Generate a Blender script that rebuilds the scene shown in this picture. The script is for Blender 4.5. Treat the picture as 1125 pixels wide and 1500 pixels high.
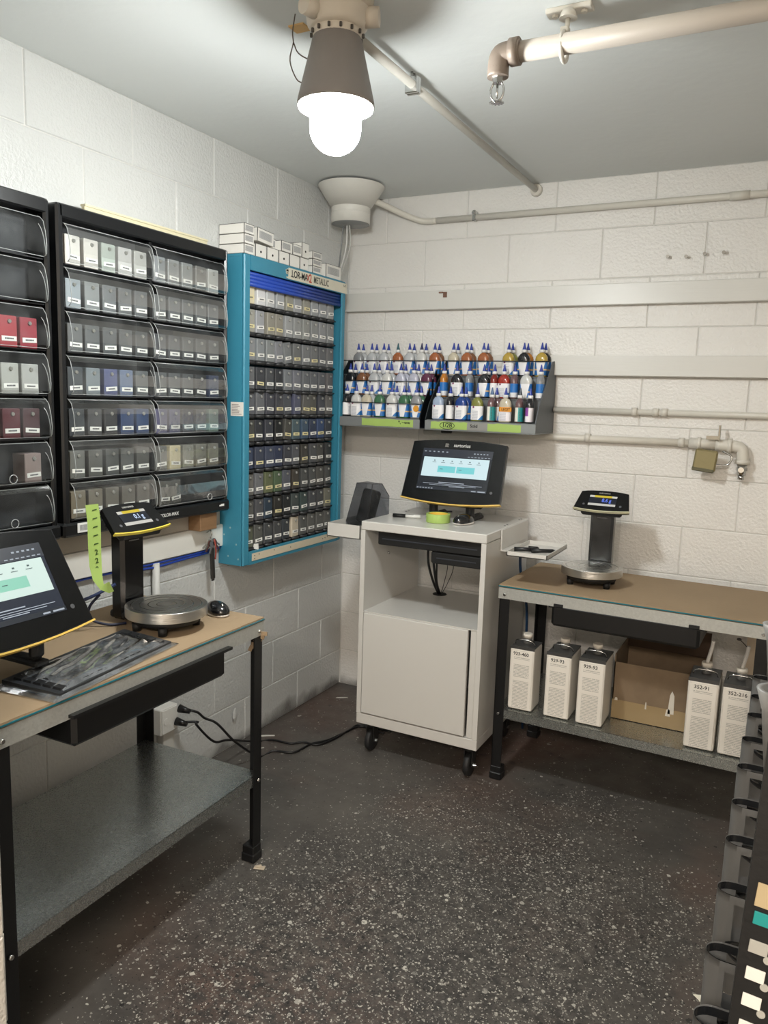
import bpy, bmesh, math, random
from mathutils import Vector, Matrix, Euler
random.seed(7)
S = bpy.context.scene
for o in list(bpy.data.objects): bpy.data.objects.remove(o, do_unlink=True)
COL = S.collection
R = math.radians
# ------------------------------------------------------------------ camera
FPX = 1142.49
CAM = Vector((1.99093, -3.41218, 1.48594))
MR = (Matrix.Rotation(0.475362, 3, 'Z') @ Matrix.Rotation(1.427361, 3, 'X') @ Matrix.Rotation(0.030931, 3, 'Z'))
cd = bpy.data.cameras.new('camera'); cam = bpy.data.objects.new('camera', cd); COL.objects.link(cam)
cd.sensor_fit = 'VERTICAL'; cd.sensor_height = 36; cd.lens = FPX / 1500 * 36; cd.clip_start = 0.05
cam.matrix_world = Matrix.Translation(CAM) @ MR.to_4x4()
S.camera = cam
# ------------------------------------------------------------------ world, lights, exposure
w = bpy.data.worlds.new('world'); S.world = w; w.use_nodes = True
w.node_tree.nodes['Background'].inputs[0].default_value = (0.5, 0.5, 0.5, 1)
w.node_tree.nodes['Background'].inputs[1].default_value = 0.05
S.view_settings.view_transform = 'Standard'; S.view_settings.look = 'None'
S.view_settings.gamma = 1; S.view_settings.use_curve_mapping = False
S.view_settings.exposure = 1.80
BULB_STRENGTH = 70.0       # emission of the globe of the ceiling fixture
BACK_FILL_W = 44.0         # warm fill light added in the unseen room behind the camera
ld = bpy.data.lights.new('adjoining_room_fill', 'AREA'); ld.shape = 'RECTANGLE'; ld.size = 1.2; ld.size_y = 0.5
ld.energy = BACK_FILL_W; ld.color = (1.0, 0.88, 0.76)
lo = bpy.data.objects.new('adjoining_room_fill', ld); COL.objects.link(lo); lo.location = (2.2, -4.9, 2.38)

# ------------------------------------------------------------------ pixel helpers (1125x1500 frame)
def ray(x, y): return MR @ Vector(((x-562.5)/FPX, -(y-750)/FPX, -1))
def at(x, y, ax, v):
    d = ray(x, y); t = (v-CAM['xyz'.index(ax)])/d['xyz'.index(ax)]
    return CAM + d*t

# ------------------------------------------------------------------ materials
def srgb(h):
    h = h.lstrip('#'); c = [int(h[i:i+2], 16)/255 for i in (0, 2, 4)]
    return tuple(((v/12.92) if v <= .04045 else ((v+.055)/1.055)**2.4) for v in c)+(1,)
MC = {}
def mat(col, rough=.5, metal=0, bump=0, bscale=40, var=0, vscale=8, name=None, spec=.5, coat=0, emit=0, trans=0, alpha=1, stretch=None, det=3):
    key = (col, rough, metal, bump, bscale, var, vscale, spec, coat, emit, trans, alpha, stretch)
    if key in MC: return MC[key]
    m = bpy.data.materials.new(name or 'material_'+col.lstrip('#')); m.use_nodes = True
    nt = m.node_tree; b = nt.nodes['Principled BSDF']; c = srgb(col)
    b.inputs['Base Color'].default_value = c; b.inputs['Roughness'].default_value = rough
    b.inputs['Metallic'].default_value = metal; b.inputs['Specular IOR Level'].default_value = spec
    b.inputs['Coat Weight'].default_value = coat; b.inputs['Coat Roughness'].default_value = .08
    b.inputs['Transmission Weight'].default_value = trans; b.inputs['Alpha'].default_value = alpha
    if emit:
        emit = emit*.25; b.inputs['Base Color'].default_value = tuple(v*.12 for v in c[:3])+(1,)
        b.inputs['Emission Color'].default_value = c; b.inputs['Emission Strength'].default_value = emit
    if bump or var:
        tc = nt.nodes.new('ShaderNodeTexCoord'); src = tc.outputs['Object']
        if stretch:
            mp = nt.nodes.new('ShaderNodeMapping'); mp.inputs['Scale'].default_value = stretch
            nt.links.new(src, mp.inputs[0]); src = mp.outputs[0]
    if bump:
        n = nt.nodes.new('ShaderNodeTexNoise'); n.inputs['Scale'].default_value = bscale; n.inputs['Detail'].default_value = det
        nt.links.new(src, n.inputs['Vector'])
        bp = nt.nodes.new('ShaderNodeBump'); bp.inputs['Strength'].default_value = bump; bp.inputs['Distance'].default_value = .004
        nt.links.new(n.outputs[0], bp.inputs['Height']); nt.links.new(bp.outputs[0], b.inputs['Normal'])
    if var:
        n2 = nt.nodes.new('ShaderNodeTexNoise'); n2.inputs['Scale'].default_value = vscale; n2.inputs['Detail'].default_value = 5
        nt.links.new(src, n2.inputs['Vector'])
        mx = nt.nodes.new('ShaderNodeMix'); mx.data_type = 'RGBA'
        k = 1-var
        mx.inputs[6].default_value = (c[0]*k, c[1]*k, c[2]*k, 1); mx.inputs[7].default_value = tuple(min(1, v*(1+var*.6)) for v in c[:3])+(1,)
        nt.links.new(n2.outputs[0], mx.inputs[0]); nt.links.new(mx.outputs[2], b.inputs['Base Color'])
    MC[key] = m; return m

def clear(name, tint, gloss=.12, rough=.08, haze=.06, hz=(.55,.57,.58,1)):
    m = bpy.data.materials.new(name); m.use_nodes = True; nt = m.node_tree; nt.nodes.clear()
    out = nt.nodes.new('ShaderNodeOutputMaterial'); tr = nt.nodes.new('ShaderNodeBsdfTransparent'); tr.inputs[0].default_value = tint
    gl = nt.nodes.new('ShaderNodeBsdfGlossy'); gl.inputs['Roughness'].default_value = rough
    df = nt.nodes.new('ShaderNodeBsdfDiffuse'); df.inputs[0].default_value = hz
    m1 = nt.nodes.new('ShaderNodeMixShader'); m2 = nt.nodes.new('ShaderNodeMixShader')
    n = nt.nodes.new('ShaderNodeTexNoise'); n.inputs['Scale'].default_value = 14; n.inputs['Detail'].default_value = 6
    tc = nt.nodes.new('ShaderNodeTexCoord'); nt.links.new(tc.outputs['Object'], n.inputs['Vector'])
    mr = nt.nodes.new('ShaderNodeMapRange'); mr.inputs[1].default_value = .35; mr.inputs[2].default_value = .75
    mr.inputs[3].default_value = haze*.3; mr.inputs[4].default_value = haze*1.8
    nt.links.new(n.outputs[0], mr.inputs[0]); nt.links.new(mr.outputs[0], m1.inputs[0])
    nt.links.new(tr.outputs[0], m1.inputs[1]); nt.links.new(df.outputs[0], m1.inputs[2])
    fr = nt.nodes.new('ShaderNodeFresnel'); fr.inputs[0].default_value = 1.4
    mu = nt.nodes.new('ShaderNodeMath'); mu.operation = 'MULTIPLY'; mu.inputs[1].default_value = gloss*4; mu.use_clamp = True
    nt.links.new(fr.outputs[0], mu.inputs[0])
    bp = nt.nodes.new('ShaderNodeBump'); bp.inputs['Strength'].default_value = .25; bp.inputs['Distance'].default_value = .01
    nt.links.new(n.outputs[0], bp.inputs['Height']); nt.links.new(bp.outputs[0], gl.inputs['Normal'])
    nt.links.new(mu.outputs[0], m2.inputs[0]); nt.links.new(m1.outputs[0], m2.inputs[1]); nt.links.new(gl.outputs[0], m2.inputs[2])
    nt.links.new(m2.outputs[0], out.inputs[0]); return m

def block_mat(name, col, rough=.30):
    """painted concrete block: orange-peel relief, faint stains"""
    m = bpy.data.materials.new(name); m.use_nodes = True; nt = m.node_tree; b = nt.nodes['Principled BSDF']
    b.inputs['Roughness'].default_value = rough; b.inputs['Specular IOR Level'].default_value = .45
    g = nt.nodes.new('ShaderNodeNewGeometry')
    n1 = nt.nodes.new('ShaderNodeTexNoise'); n1.inputs['Scale'].default_value = 90; n1.inputs['Detail'].default_value = 3
    n2 = nt.nodes.new('ShaderNodeTexNoise'); n2.inputs['Scale'].default_value = 2.2; n2.inputs['Detail'].default_value = 5
    n3 = nt.nodes.new('ShaderNodeTexNoise'); n3.inputs['Scale'].default_value = 7; n3.inputs['Detail'].default_value = 2
    for n in (n1, n2, n3): nt.links.new(g.outputs['Position'], n.inputs['Vector'])
    c = srgb(col); mx = nt.nodes.new('ShaderNodeMix'); mx.data_type = 'RGBA'
    mx.inputs[6].default_value = tuple(v*.90 for v in c[:3])+(1,); mx.inputs[7].default_value = tuple(min(1, v*1.05) for v in c[:3])+(1,)
    nt.links.new(n2.outputs[0], mx.inputs[0])
    sz = nt.nodes.new('ShaderNodeSeparateXYZ'); nt.links.new(g.outputs['Position'], sz.inputs[0])   # scuffed dirt line along the floor
    ms = nt.nodes.new('ShaderNodeMath'); ms.operation = 'MULTIPLY_ADD'; ms.inputs[1].default_value = -.16; nt.links.new(n3.outputs[0], ms.inputs[0]); nt.links.new(sz.outputs[2], ms.inputs[2])
    mr = nt.nodes.new('ShaderNodeMapRange'); mr.inputs[1].default_value = -.075; mr.inputs[2].default_value = -.02; mr.inputs[3].default_value = .75; mr.inputs[4].default_value = 0; nt.links.new(ms.outputs[0], mr.inputs[0])
    m2 = nt.nodes.new('ShaderNodeMix'); m2.data_type = 'RGBA'; m2.inputs[7].default_value = srgb('#4a4642'); nt.links.new(mr.outputs[0], m2.inputs[0]); nt.links.new(mx.outputs[2], m2.inputs[6])
    nt.links.new(m2.outputs[2], b.inputs['Base Color'])
    a = nt.nodes.new('ShaderNodeMath'); a.operation = 'MULTIPLY_ADD'; a.inputs[1].default_value = 1.4
    nt.links.new(n3.outputs[0], a.inputs[0]); nt.links.new(n1.outputs[0], a.inputs[2])
    bp = nt.nodes.new('ShaderNodeBump'); bp.inputs['Strength'].default_value = .8; bp.inputs['Distance'].default_value = .0045
    nt.links.new(a.outputs[0], bp.inputs['Height']); nt.links.new(bp.outputs[0], b.inputs['Normal'])
    return m

def print_mat(name, base, ink, rows=60, dens=.5, axis='Z', xa='X', xs=40, zmax=9.0):
    """fine printed text lines on paper, in the object's own coordinates"""
    m = bpy.data.materials.new(name); m.use_nodes = True; nt = m.node_tree; b = nt.nodes['Principled BSDF']
    b.inputs['Roughness'].default_value = .45
    tc = nt.nodes.new('ShaderNodeTexCoord'); sp = nt.nodes.new('ShaderNodeSeparateXYZ'); nt.links.new(tc.outputs['Object'], sp.inputs[0])
    def M(op, *a):
        n = nt.nodes.new('ShaderNodeMath'); n.operation = op
        for i, v in enumerate(a):
            if isinstance(v, (int, float)): n.inputs[i].default_value = v
            else: nt.links.new(v, n.inputs[i])
        return n.outputs[0]
    z = M('MULTIPLY', sp.outputs[axis], rows); fr = M('FRACT', z); ln = M('LESS_THAN', fr, .45)
    fl = M('FLOOR', z)
    cb = nt.nodes.new('ShaderNodeCombineXYZ'); nt.links.new(M('MULTIPLY', sp.outputs[xa], xs), cb.inputs[0]); nt.links.new(M('MULTIPLY', fl, 7.3), cb.inputs[1])
    n = nt.nodes.new('ShaderNodeTexNoise'); n.inputs['Scale'].default_value = 3; nt.links.new(cb.outputs[0], n.inputs['Vector'])
    tx = M('GREATER_THAN', n.outputs[0], 1-dens)
    f = M('MULTIPLY', ln, tx)
    n4 = nt.nodes.new('ShaderNodeTexNoise'); n4.noise_dimensions = '1D'; n4.inputs['Scale'].default_value = 28; nt.links.new(sp.outputs[axis], n4.inputs['W'])
    f = M('MULTIPLY', f, M('GREATER_THAN', n4.outputs[0], .43))
    ax_ = M('ABSOLUTE', sp.outputs[xa]); f = M('MULTIPLY', f, M('LESS_THAN', ax_, .031)); f = M('MULTIPLY', f, M('LESS_THAN', sp.outputs[axis], zmax))
    mx = nt.nodes.new('ShaderNodeMix'); mx.data_type = 'RGBA'; mx.inputs[6].default_value = srgb(base); mx.inputs[7].default_value = srgb(ink)
    nt.links.new(M('MULTIPLY', f, .6), mx.inputs[0]); nt.links.new(mx.outputs[2], b.inputs['Base Color'])
    return m

def label_mat(kind):
    """bottle label: white with a blue corner / white V on blue / blue side / teal side"""
    m = bpy.data.materials.new('bottle_label_'+kind); m.use_nodes = True; nt = m.node_tree; b = nt.nodes['Principled BSDF']
    b.inputs['Roughness'].default_value = .35
    tc = nt.nodes.new('ShaderNodeTexCoord'); sp = nt.nodes.new('ShaderNodeSeparateXYZ'); nt.links.new(tc.outputs['Object'], sp.inputs[0])
    def M(op, *a):
        n = nt.nodes.new('ShaderNodeMath'); n.operation = op
        for i, v in enumerate(a):
            if isinstance(v, (int, float)): n.inputs[i].default_value = v
            else: nt.links.new(v, n.inputs[i])
        return n.outputs[0]
    x, z = sp.outputs['X'], sp.outputs['Z']
    def over(prev, col, f):
        mx = nt.nodes.new('ShaderNodeMix'); mx.data_type = 'RGBA'
        if isinstance(prev, str): mx.inputs[6].default_value = srgb(prev)
        else: nt.links.new(prev, mx.inputs[6])
        mx.inputs[7].default_value = srgb(col); nt.links.new(f, mx.inputs[0]); return mx.outputs[2]
    txt = M('MULTIPLY', M('LESS_THAN', M('FRACT', M('MULTIPLY', z, 260)), .4), M('LESS_THAN', M('ABSOLUTE', M('ADD', x, .004)), .013))
    if kind == 'corner':
        c = over('#eeeef0', '#9fa4b0', M('MULTIPLY', txt, M('LESS_THAN', z, .045)))
        c = over(c, '#2f78b8', M('GREATER_THAN', M('SUBTRACT', x, M('MULTIPLY', z, .8)), .006))
        d = M('ADD', M('ABSOLUTE', M('ADD', x, .012)), M('ABSOLUTE', M('SUBTRACT', z, .060)))
        c = over(c, '#7a2a58', M('LESS_THAN', d, .0055))
    elif kind == 'vee':
        f = M('GREATER_THAN', M('ABSOLUTE', x), M('MULTIPLY', M('SUBTRACT', z, -.045), .19))
        c = over('#ececef', '#2a6fb5', f)
        c = over(c, '#d9b27a', M('MULTIPLY', f, M('LESS_THAN', M('ABSOLUTE', M('SUBTRACT', z, .03)), .003)))
    elif kind == 'blue':
        c = over('#2b74c0', '#e8eaee', M('LESS_THAN', z, .026)); c = over(c, '#9fa4b0', M('MULTIPLY', txt, M('LESS_THAN', z, .024)))
    elif kind == 'teal':
        c = over('#eceae0', '#2f9a9c', M('LESS_THAN', sp.outputs['Y'], .0)); c = over(c, '#333333', M('MULTIPLY', M('LESS_THAN', M('FRACT', M('MULTIPLY', z, 260)), .4), M('LESS_THAN', M('ABSOLUTE', M('ADD', sp.outputs['Y'], .007)), .003)))
    elif kind == 'purple':
        c = over('#eeeaf0', '#8a4a9c', M('MULTIPLY', M('GREATER_THAN', sp.outputs['Y'], .0), M('GREATER_THAN', z, .03)))
    elif kind == 'orange':
        c = over('#eeeaf0', '#e08a28', M('GREATER_THAN', z, .045)); c = over(c, '#9fa4b0', M('MULTIPLY', txt, M('LESS_THAN', z, .04)))
    nt.links.new(c, b.inputs['Base Color']); return m

# ------------------------------------------------------------------ mesh helpers
def BM(): return bmesh.new()
def box(bm, c, s, bev=0, rot=None, seg=1):
    vs = bmesh.ops.create_cube(bm, size=1)['verts']
    M = Matrix.Translation(Vector(c)) @ (rot.to_matrix().to_4x4() if isinstance(rot, Euler) else (rot or Matrix.Identity(4))) @ Matrix.Diagonal(Vector((*s, 1)))
    bmesh.ops.transform(bm, matrix=M, verts=vs)
    if bev:
        es = list({e for v in vs for e in v.link_edges})
        bmesh.ops.bevel(bm, geom=es, offset=bev, segments=seg, profile=.6, affect='EDGES')
    return vs
def bb(bm, x0, x1, y0, y1, z0, z1, bev=0): return box(bm, ((x0+x1)/2, (y0+y1)/2, (z0+z1)/2), (abs(x1-x0), abs(y1-y0), abs(z1-z0)), bev)
def frame_of(d):
    d = d.normalized(); u = d.orthogonal().normalized(); return u, d.cross(u)
def cyl(bm, p0, p1, r0, r1=None, seg=16, cap=True):
    p0, p1 = Vector(p0), Vector(p1); r1 = r0 if r1 is None else r1; u, v = frame_of(p1-p0)
    A = [bm.verts.new(p0+(u*math.cos(2*math.pi*i/seg)+v*math.sin(2*math.pi*i/seg))*r0) for i in range(seg)]
    B = [bm.verts.new(p1+(u*math.cos(2*math.pi*i/seg)+v*math.sin(2*math.pi*i/seg))*r1) for i in range(seg)]
    for i in range(seg): f = bm.faces.new((A[i], A[(i+1) % seg], B[(i+1) % seg], B[i])); f.smooth = seg > 6
    if cap: bm.faces.new(A[::-1]); bm.faces.new(B)
def smooth_pts(pts, n=6):
    pts = [Vector(p) for p in pts]; out = []
    P = [2*pts[0]-pts[1]]+pts+[2*pts[-1]-pts[-2]]
    for i in range(1, len(P)-2):
        a, b, c, d = P[i-1:i+3]
        for k in range(n):
            t = k/n; out.append(.5*((2*b)+(c-a)*t+(2*a-5*b+4*c-d)*t*t+(-a+3*b-3*c+d)*t**3))
    out.append(pts[-1]); return out
def tube(bm, pts, r, seg=8, sm=0):
    pts = smooth_pts(pts, sm) if sm else [Vector(p) for p in pts]
    rings = []; u = None
    for i, p in enumerate(pts):
        d = (pts[min(i+1, len(pts)-1)]-pts[max(i-1, 0)]).normalized()
        if u is None: u = d.orthogonal().normalized()
        else:
            u = (u-d*u.dot(d)); u = u.normalized() if u.length > 1e-6 else d.orthogonal().normalized()
        v = d.cross(u)
        rings.append([bm.verts.new(p+(u*math.cos(2*math.pi*k/seg)+v*math.sin(2*math.pi*k/seg))*r) for k in range(seg)])
    for a, b in zip(rings, rings[1:]):
        for k in range(seg):
            f = bm.faces.new((a[k], a[(k+1) % seg], b[(k+1) % seg], b[k])); f.smooth = True
    bm.faces.new(rings[0][::-1]); bm.faces.new(rings[-1])
def lathe(bm, prof, c=(0, 0, 0), seg=32, sy=1.0, closed=True, ang=(0, 360)):
    c = Vector(c); rings = []; full = ang == (0, 360); n = seg if full else seg+1
    for r, z in prof:
        rings.append([bm.verts.new(c+Vector((r*math.cos(R(ang[0]+(ang[1]-ang[0])*k/seg)), r*sy*math.sin(R(ang[0]+(ang[1]-ang[0])*k/seg)), z))) for k in range(n)])
    for a, b in zip(rings, rings[1:]):
        for k in range(n if full else n-1):
            f = bm.faces.new((a[k], a[(k+1) % n], b[(k+1) % n], b[k])); f.smooth = True
    if closed and full: bm.faces.new(rings[0][::-1]); bm.faces.new(rings[-1])
def prism(bm, poly, M, t):
    """poly in local xy, extruded from z=0 to z=t, then transformed by M"""
    A = [bm.verts.new(M @ Vector((x, y, 0))) for x, y in poly]; B = [bm.verts.new(M @ Vector((x, y, t))) for x, y in poly]
    n = len(poly)
    bm.faces.new(A[::-1]); bm.faces.new(B)
    for i in range(n): bm.faces.new((A[i], A[(i+1) % n], B[(i+1) % n], B[i]))
def wpos(o):
    v = Vector((0, 0, 0))
    while o: v += o.location; o = o.parent
    return v
def obj(name, bm, m, parent=None, world=False, smooth=None):
    """links bm as one mesh object; world=True: bm is in world coordinates and the parents are unrotated"""
    bmesh.ops.recalc_face_normals(bm, faces=bm.faces)
    if world and parent: bmesh.ops.translate(bm, vec=-wpos(parent), verts=bm.verts)
    me = bpy.data.meshes.new(name); bm.to_mesh(me); bm.free()
    o = bpy.data.objects.new(name, me); COL.objects.link(o)
    if m: me.materials.append(m)
    if parent: o.parent = parent
    return o
def tag(o, label=None, cat=None, group=None, kind=None):
    for k, v in (('label', label), ('category', cat), ('group', group), ('kind', kind)):
        if v: o[k] = v
    return o
def solo(name, bm, m, label, cat, base, group=None):
    """a thing that is one mesh built in world coordinates; base = its origin"""
    bmesh.ops.recalc_face_normals(bm, faces=bm.faces)
    bmesh.ops.translate(bm, vec=-Vector(base), verts=bm.verts)
    me = bpy.data.meshes.new(name); bm.to_mesh(me); bm.free(); me.materials.append(m)
    o = bpy.data.objects.new(name, me); COL.objects.link(o); o.location = base
    return tag(o, label, cat, group)
def thing(name, label, cat, loc=(0, 0, 0), rz=0, group=None):
    o = bpy.data.objects.new(name, None); COL.objects.link(o); o.location = loc; o.rotation_euler = (0, 0, rz)
    o.empty_display_size = .05
    return tag(o, label, cat, group)
def struct(name, bm, m):
    o = obj(name, bm, m); o['kind'] = 'structure'; return o
def child_copy(src, parent, loc=None, rot=None):
    c = src.copy(); COL.objects.link(c); c.parent = parent
    if loc is not None: c.location = loc
    if rot is not None: c.rotation_euler = rot
    return c
def set_mat(o, m):
    o.material_slots[0].link = 'OBJECT'; o.material_slots[0].material = m
def text(name, s, size, m, parent, M, extrude=.0004, align='CENTER', xs=1.0):
    cu = bpy.data.curves.new(name, 'FONT'); cu.body = s; cu.size = size; cu.extrude = extrude; cu.align_x = align; cu.align_y = 'CENTER'
    cu.resolution_u = 3; cu.offset = size*.012
    t = bpy.data.objects.new(name, cu); COL.objects.link(t)
    me = bpy.data.meshes.new_from_object(t.evaluated_get(bpy.context.evaluated_depsgraph_get()))
    bpy.data.objects.remove(t); bpy.data.curves.remove(cu)
    me.materials.clear(); me.materials.append(m)
    me.transform(M @ Matrix.Diagonal((xs, 1, 1, 1)))
    o = bpy.data.objects.new(name, me); COL.objects.link(o); o.parent = parent; return o
def basis(x, y, z, o): # columns
    M = Matrix.Identity(4)
    for i, v in enumerate((x, y, z)):
        for j in range(3): M[j][i] = v[j]
    for j in range(3): M[j][3] = o[j]
    return M
def facing_x(o): return basis((0, 1, 0), (0, 0, 1), (1, 0, 0), o)      # readable from +x
def facing_y(o): return basis((1, 0, 0), (0, 0, 1), (0, -1, 0), o)     # readable from -y

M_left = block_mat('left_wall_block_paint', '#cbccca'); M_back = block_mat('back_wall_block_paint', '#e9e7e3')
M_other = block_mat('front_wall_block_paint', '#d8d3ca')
M_joint = mat('#d6d5d1', .6, bump=.3, bscale=60, name='painted_mortar')
M_ceil = mat('#dce0df', .65, bump=.25, bscale=30, var=.06, vscale=1.5, name='ceiling_paint')
M_trim = mat('#d9d8d3', .35, bump=.15, bscale=25, var=.04, vscale=5, name='painted_board', stretch=(.3, 4, 4))
M_pipe = mat('#d9d5cb', .38, bump=.15, bscale=60, name='painted_pipe')
M_black = mat('#0a0b0d', .45, bump=.1, bscale=200, name='black_painted_metal')
M_blackg = mat('#08090b', .18, name='gloss_black_plastic')
M_blackm = mat('#0f1011', .6, name='matt_black_plastic')
M_white = mat('#cfcdc8', .28, name='white_powder_coat', coat=.3)
M_chrome = mat('#c8c8c6', .18, metal=1, name='chrome')
M_steel = mat('#d2d2cf', .28, metal=1, bump=.25, bscale=30, name='brushed_steel', stretch=(1, 1, 12))
M_tag = mat('#f0efea', .5, name='white_tag'); M_ytag = mat('#e3d8a8', .5, name='cream_tag')
M_rivet = mat('#b9b9b5', .3, metal=.8, name='rivet_metal')
M_ink = mat('#1a1a1c', .6, name='black_ink')
M_teal = mat('#3a86a0', .42, bump=.06, bscale=120, var=.06, vscale=6, name='teal_enamel')
M_green = mat('#a3bf66', .6, bump=.15, bscale=80, name='green_masking_tape')
M_cardboard = mat('#9c866a', .75, bump=.12, bscale=60, var=.12, vscale=6, name='brown_cardboard')
M_glass = mat('#1d6a78', .08, name='teal_glass_edge', spec=.8)

def galv(name, base, rough=.3, sc=55, met=.65):
    m = bpy.data.materials.new(name); m.use_nodes = True; nt = m.node_tree; b = nt.nodes['Principled BSDF']
    b.inputs['Metallic'].default_value = met
    tc = nt.nodes.new('ShaderNodeTexCoord'); v = nt.nodes.new('ShaderNodeTexVoronoi'); v.inputs['Scale'].default_value = sc
    n = nt.nodes.new('ShaderNodeTexNoise'); n.inputs['Scale'].default_value = sc*1.5; n.inputs['Detail'].default_value = 4
    nt.links.new(tc.outputs['Object'], v.inputs['Vector']); nt.links.new(tc.outputs['Object'], n.inputs['Vector'])
    hs = nt.nodes.new('ShaderNodeSeparateColor'); nt.links.new(v.outputs['Color'], hs.inputs[0])
    c = srgb(base); mx = nt.nodes.new('ShaderNodeMix'); mx.data_type = 'RGBA'
    mx.inputs[6].default_value = tuple(x*.93 for x in c[:3])+(1,); mx.inputs[7].default_value = tuple(min(1, x*1.05) for x in c[:3])+(1,)
    nt.links.new(hs.outputs[0], mx.inputs[0]); nt.links.new(mx.outputs[2], b.inputs['Base Color'])
    mr = nt.nodes.new('ShaderNodeMapRange'); mr.inputs[3].default_value = rough*.8; mr.inputs[4].default_value = rough*1.5
    nt.links.new(n.outputs[0], mr.inputs[0]); nt.links.new(mr.outputs[0], b.inputs['Roughness'])
    bp = nt.nodes.new('ShaderNodeBump'); bp.inputs['Strength'].default_value = .05; bp.inputs['Distance'].default_value = .002
    nt.links.new(n.outputs[0], bp.inputs['Height']); nt.links.new(bp.outputs[0], b.inputs['Normal'])
    return m
M_galv = galv('galvanised_steel', '#c2c4c0', .42, 170)
M_shelf = galv('galvanised_shelf', '#b4b8b6', .24, 170, .93)

# floor: worn dark grey epoxy with paint flecks
def floor_mat():
    m = bpy.data.materials.new('flecked_floor'); m.use_nodes = True; nt = m.node_tree; b = nt.nodes['Principled BSDF']
    g = nt.nodes.new('ShaderNodeNewGeometry'); P = g.outputs['Position']
    def noise(sc, det=4, rough=.5):
        n = nt.nodes.new('ShaderNodeTexNoise'); n.inputs['Scale'].default_value = sc; n.inputs['Detail'].default_value = det; n.inputs['Roughness'].default_value = rough
        nt.links.new(P, n.inputs['Vector']); return n.outputs[0]
    def M(op, *a):
        n = nt.nodes.new('ShaderNodeMath'); n.operation = op
        for i, v in enumerate(a):
            if isinstance(v, (int, float)): n.inputs[i].default_value = v
            else: nt.links.new(v, n.inputs[i])
        return n.outputs[0]
    def rng(x, a, b_, c=0, d=1):
        n = nt.nodes.new('ShaderNodeMapRange'); n.inputs[1].default_value = a; n.inputs[2].default_value = b_; n.inputs[3].default_value = c; n.inputs[4].default_value = d
        nt.links.new(x, n.inputs[0]); return n.outputs[0]
    def mix(a, b2, f):
        mx = nt.nodes.new('ShaderNodeMix'); mx.data_type = 'RGBA'
        for i, v in ((6, a), (7, b2)):
            if isinstance(v, str): mx.inputs[i].default_value = srgb(v)
            else: nt.links.new(v, mx.inputs[i])
        if isinstance(f, float): mx.inputs[0].default_value = f
        else: nt.links.new(f, mx.inputs[0])
        return mx.outputs[2]
    # distorted coordinates make the flecks ragged
    nv = nt.nodes.new('ShaderNodeTexNoise'); nv.inputs['Scale'].default_value = 60; nv.inputs['Detail'].default_value = 2; nt.links.new(P, nv.inputs['Vector'])
    va = nt.nodes.new('ShaderNodeVectorMath'); va.operation = 'MULTIPLY_ADD'; va.inputs[1].default_value = (.012, .012, .012)
    nt.links.new(nv.outputs['Color'], va.inputs[0]); nt.links.new(P, va.inputs[2]); DP = va.outputs[0]
    def fleck(scale, size, prob_src, seed):
        v = nt.nodes.new('ShaderNodeTexVoronoi'); v.inputs['Scale'].default_value = scale; v.feature = 'F1'; v.voronoi_dimensions = '2D'
        ad = nt.nodes.new('ShaderNodeVectorMath'); ad.operation = 'ADD'; ad.inputs[1].default_value = (seed, seed*.7, 0)
        nt.links.new(DP, ad.inputs[0]); nt.links.new(ad.outputs[0], v.inputs['Vector'])
        sc = nt.nodes.new('ShaderNodeSeparateColor'); nt.links.new(v.outputs['Color'], sc.inputs[0])
        near = M('LESS_THAN', v.outputs['Distance'], M('MULTIPLY', sc.outputs[1], size))
        on_ = M('LESS_THAN', sc.outputs[0], prob_src)
        return M('MULTIPLY', near, on_), sc.outputs[2]
    sx = nt.nodes.new('ShaderNodeSeparateXYZ'); nt.links.new(P, sx.inputs[0])
    dx = M('SUBTRACT', sx.outputs[0], 1.30); dy = M('SUBTRACT', sx.outputs[1], -1.78)
    d = M('SQRT', M('ADD', M('MULTIPLY', M('MULTIPLY', dx, dx), 1.5), M('MULTIPLY', M('MULTIPLY', dy, dy), .62)))
    worn = rng(M('ADD', d, M('MULTIPLY', M('SUBTRACT', noise(2.2, 5), .5), .9)), .55, 1.05, 1, 0)   # trampled middle of the floor
    base = mix('#474441', '#5b5752', rng(noise(3.5, 6), .3, .7))
    base = mix(base, '#5c4b43', rng(noise(1.3, 3), .5, .72))
    base = mix(base, '#2e2c2b', M('MULTIPLY', worn, rng(noise(28, 5, .7), .35, .62)))
    base = mix(base, '#57544f', M('MULTIPLY', worn, rng(noise(45, 4, .7), .55, .75)))
    base = mix(base, '#2e2c2b', M('MULTIPLY', rng(noise(9, 6, .7), .6, .7), rng(noise(1.1, 2), .45, .6)))
    for sc, size, p0, p1, seed in ((38, .34, .02, .07, 1.3), (75, .42, .04, .15, 5.1), (130, .50, .05, .24, 9.7), (230, .60, .07, .34, 13.)):
        f, tone = fleck(sc, size, M('ADD', p0*.5, M('MULTIPLY', worn, p1)), seed)
        colr = mix('#4b4946', '#cbc8be', rng(tone, .3, 1.05)); colr = mix('#1c1b1b', colr, rng(tone, .22, .3))
        base = mix(base, colr, M('MULTIPLY', f, .85))
    nt.links.new(base, b.inputs['Base Color'])
    nt.links.new(rng(noise(12, 4), .3, .7, .38, .62), b.inputs['Roughness'])
    bp = nt.nodes.new('ShaderNodeBump'); bp.inputs['Strength'].default_value = .4; bp.inputs['Distance'].default_value = .003
    nt.links.new(noise(40, 6), bp.inputs['Height']); nt.links.new(bp.outputs[0], b.inputs['Normal'])
    return m

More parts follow.
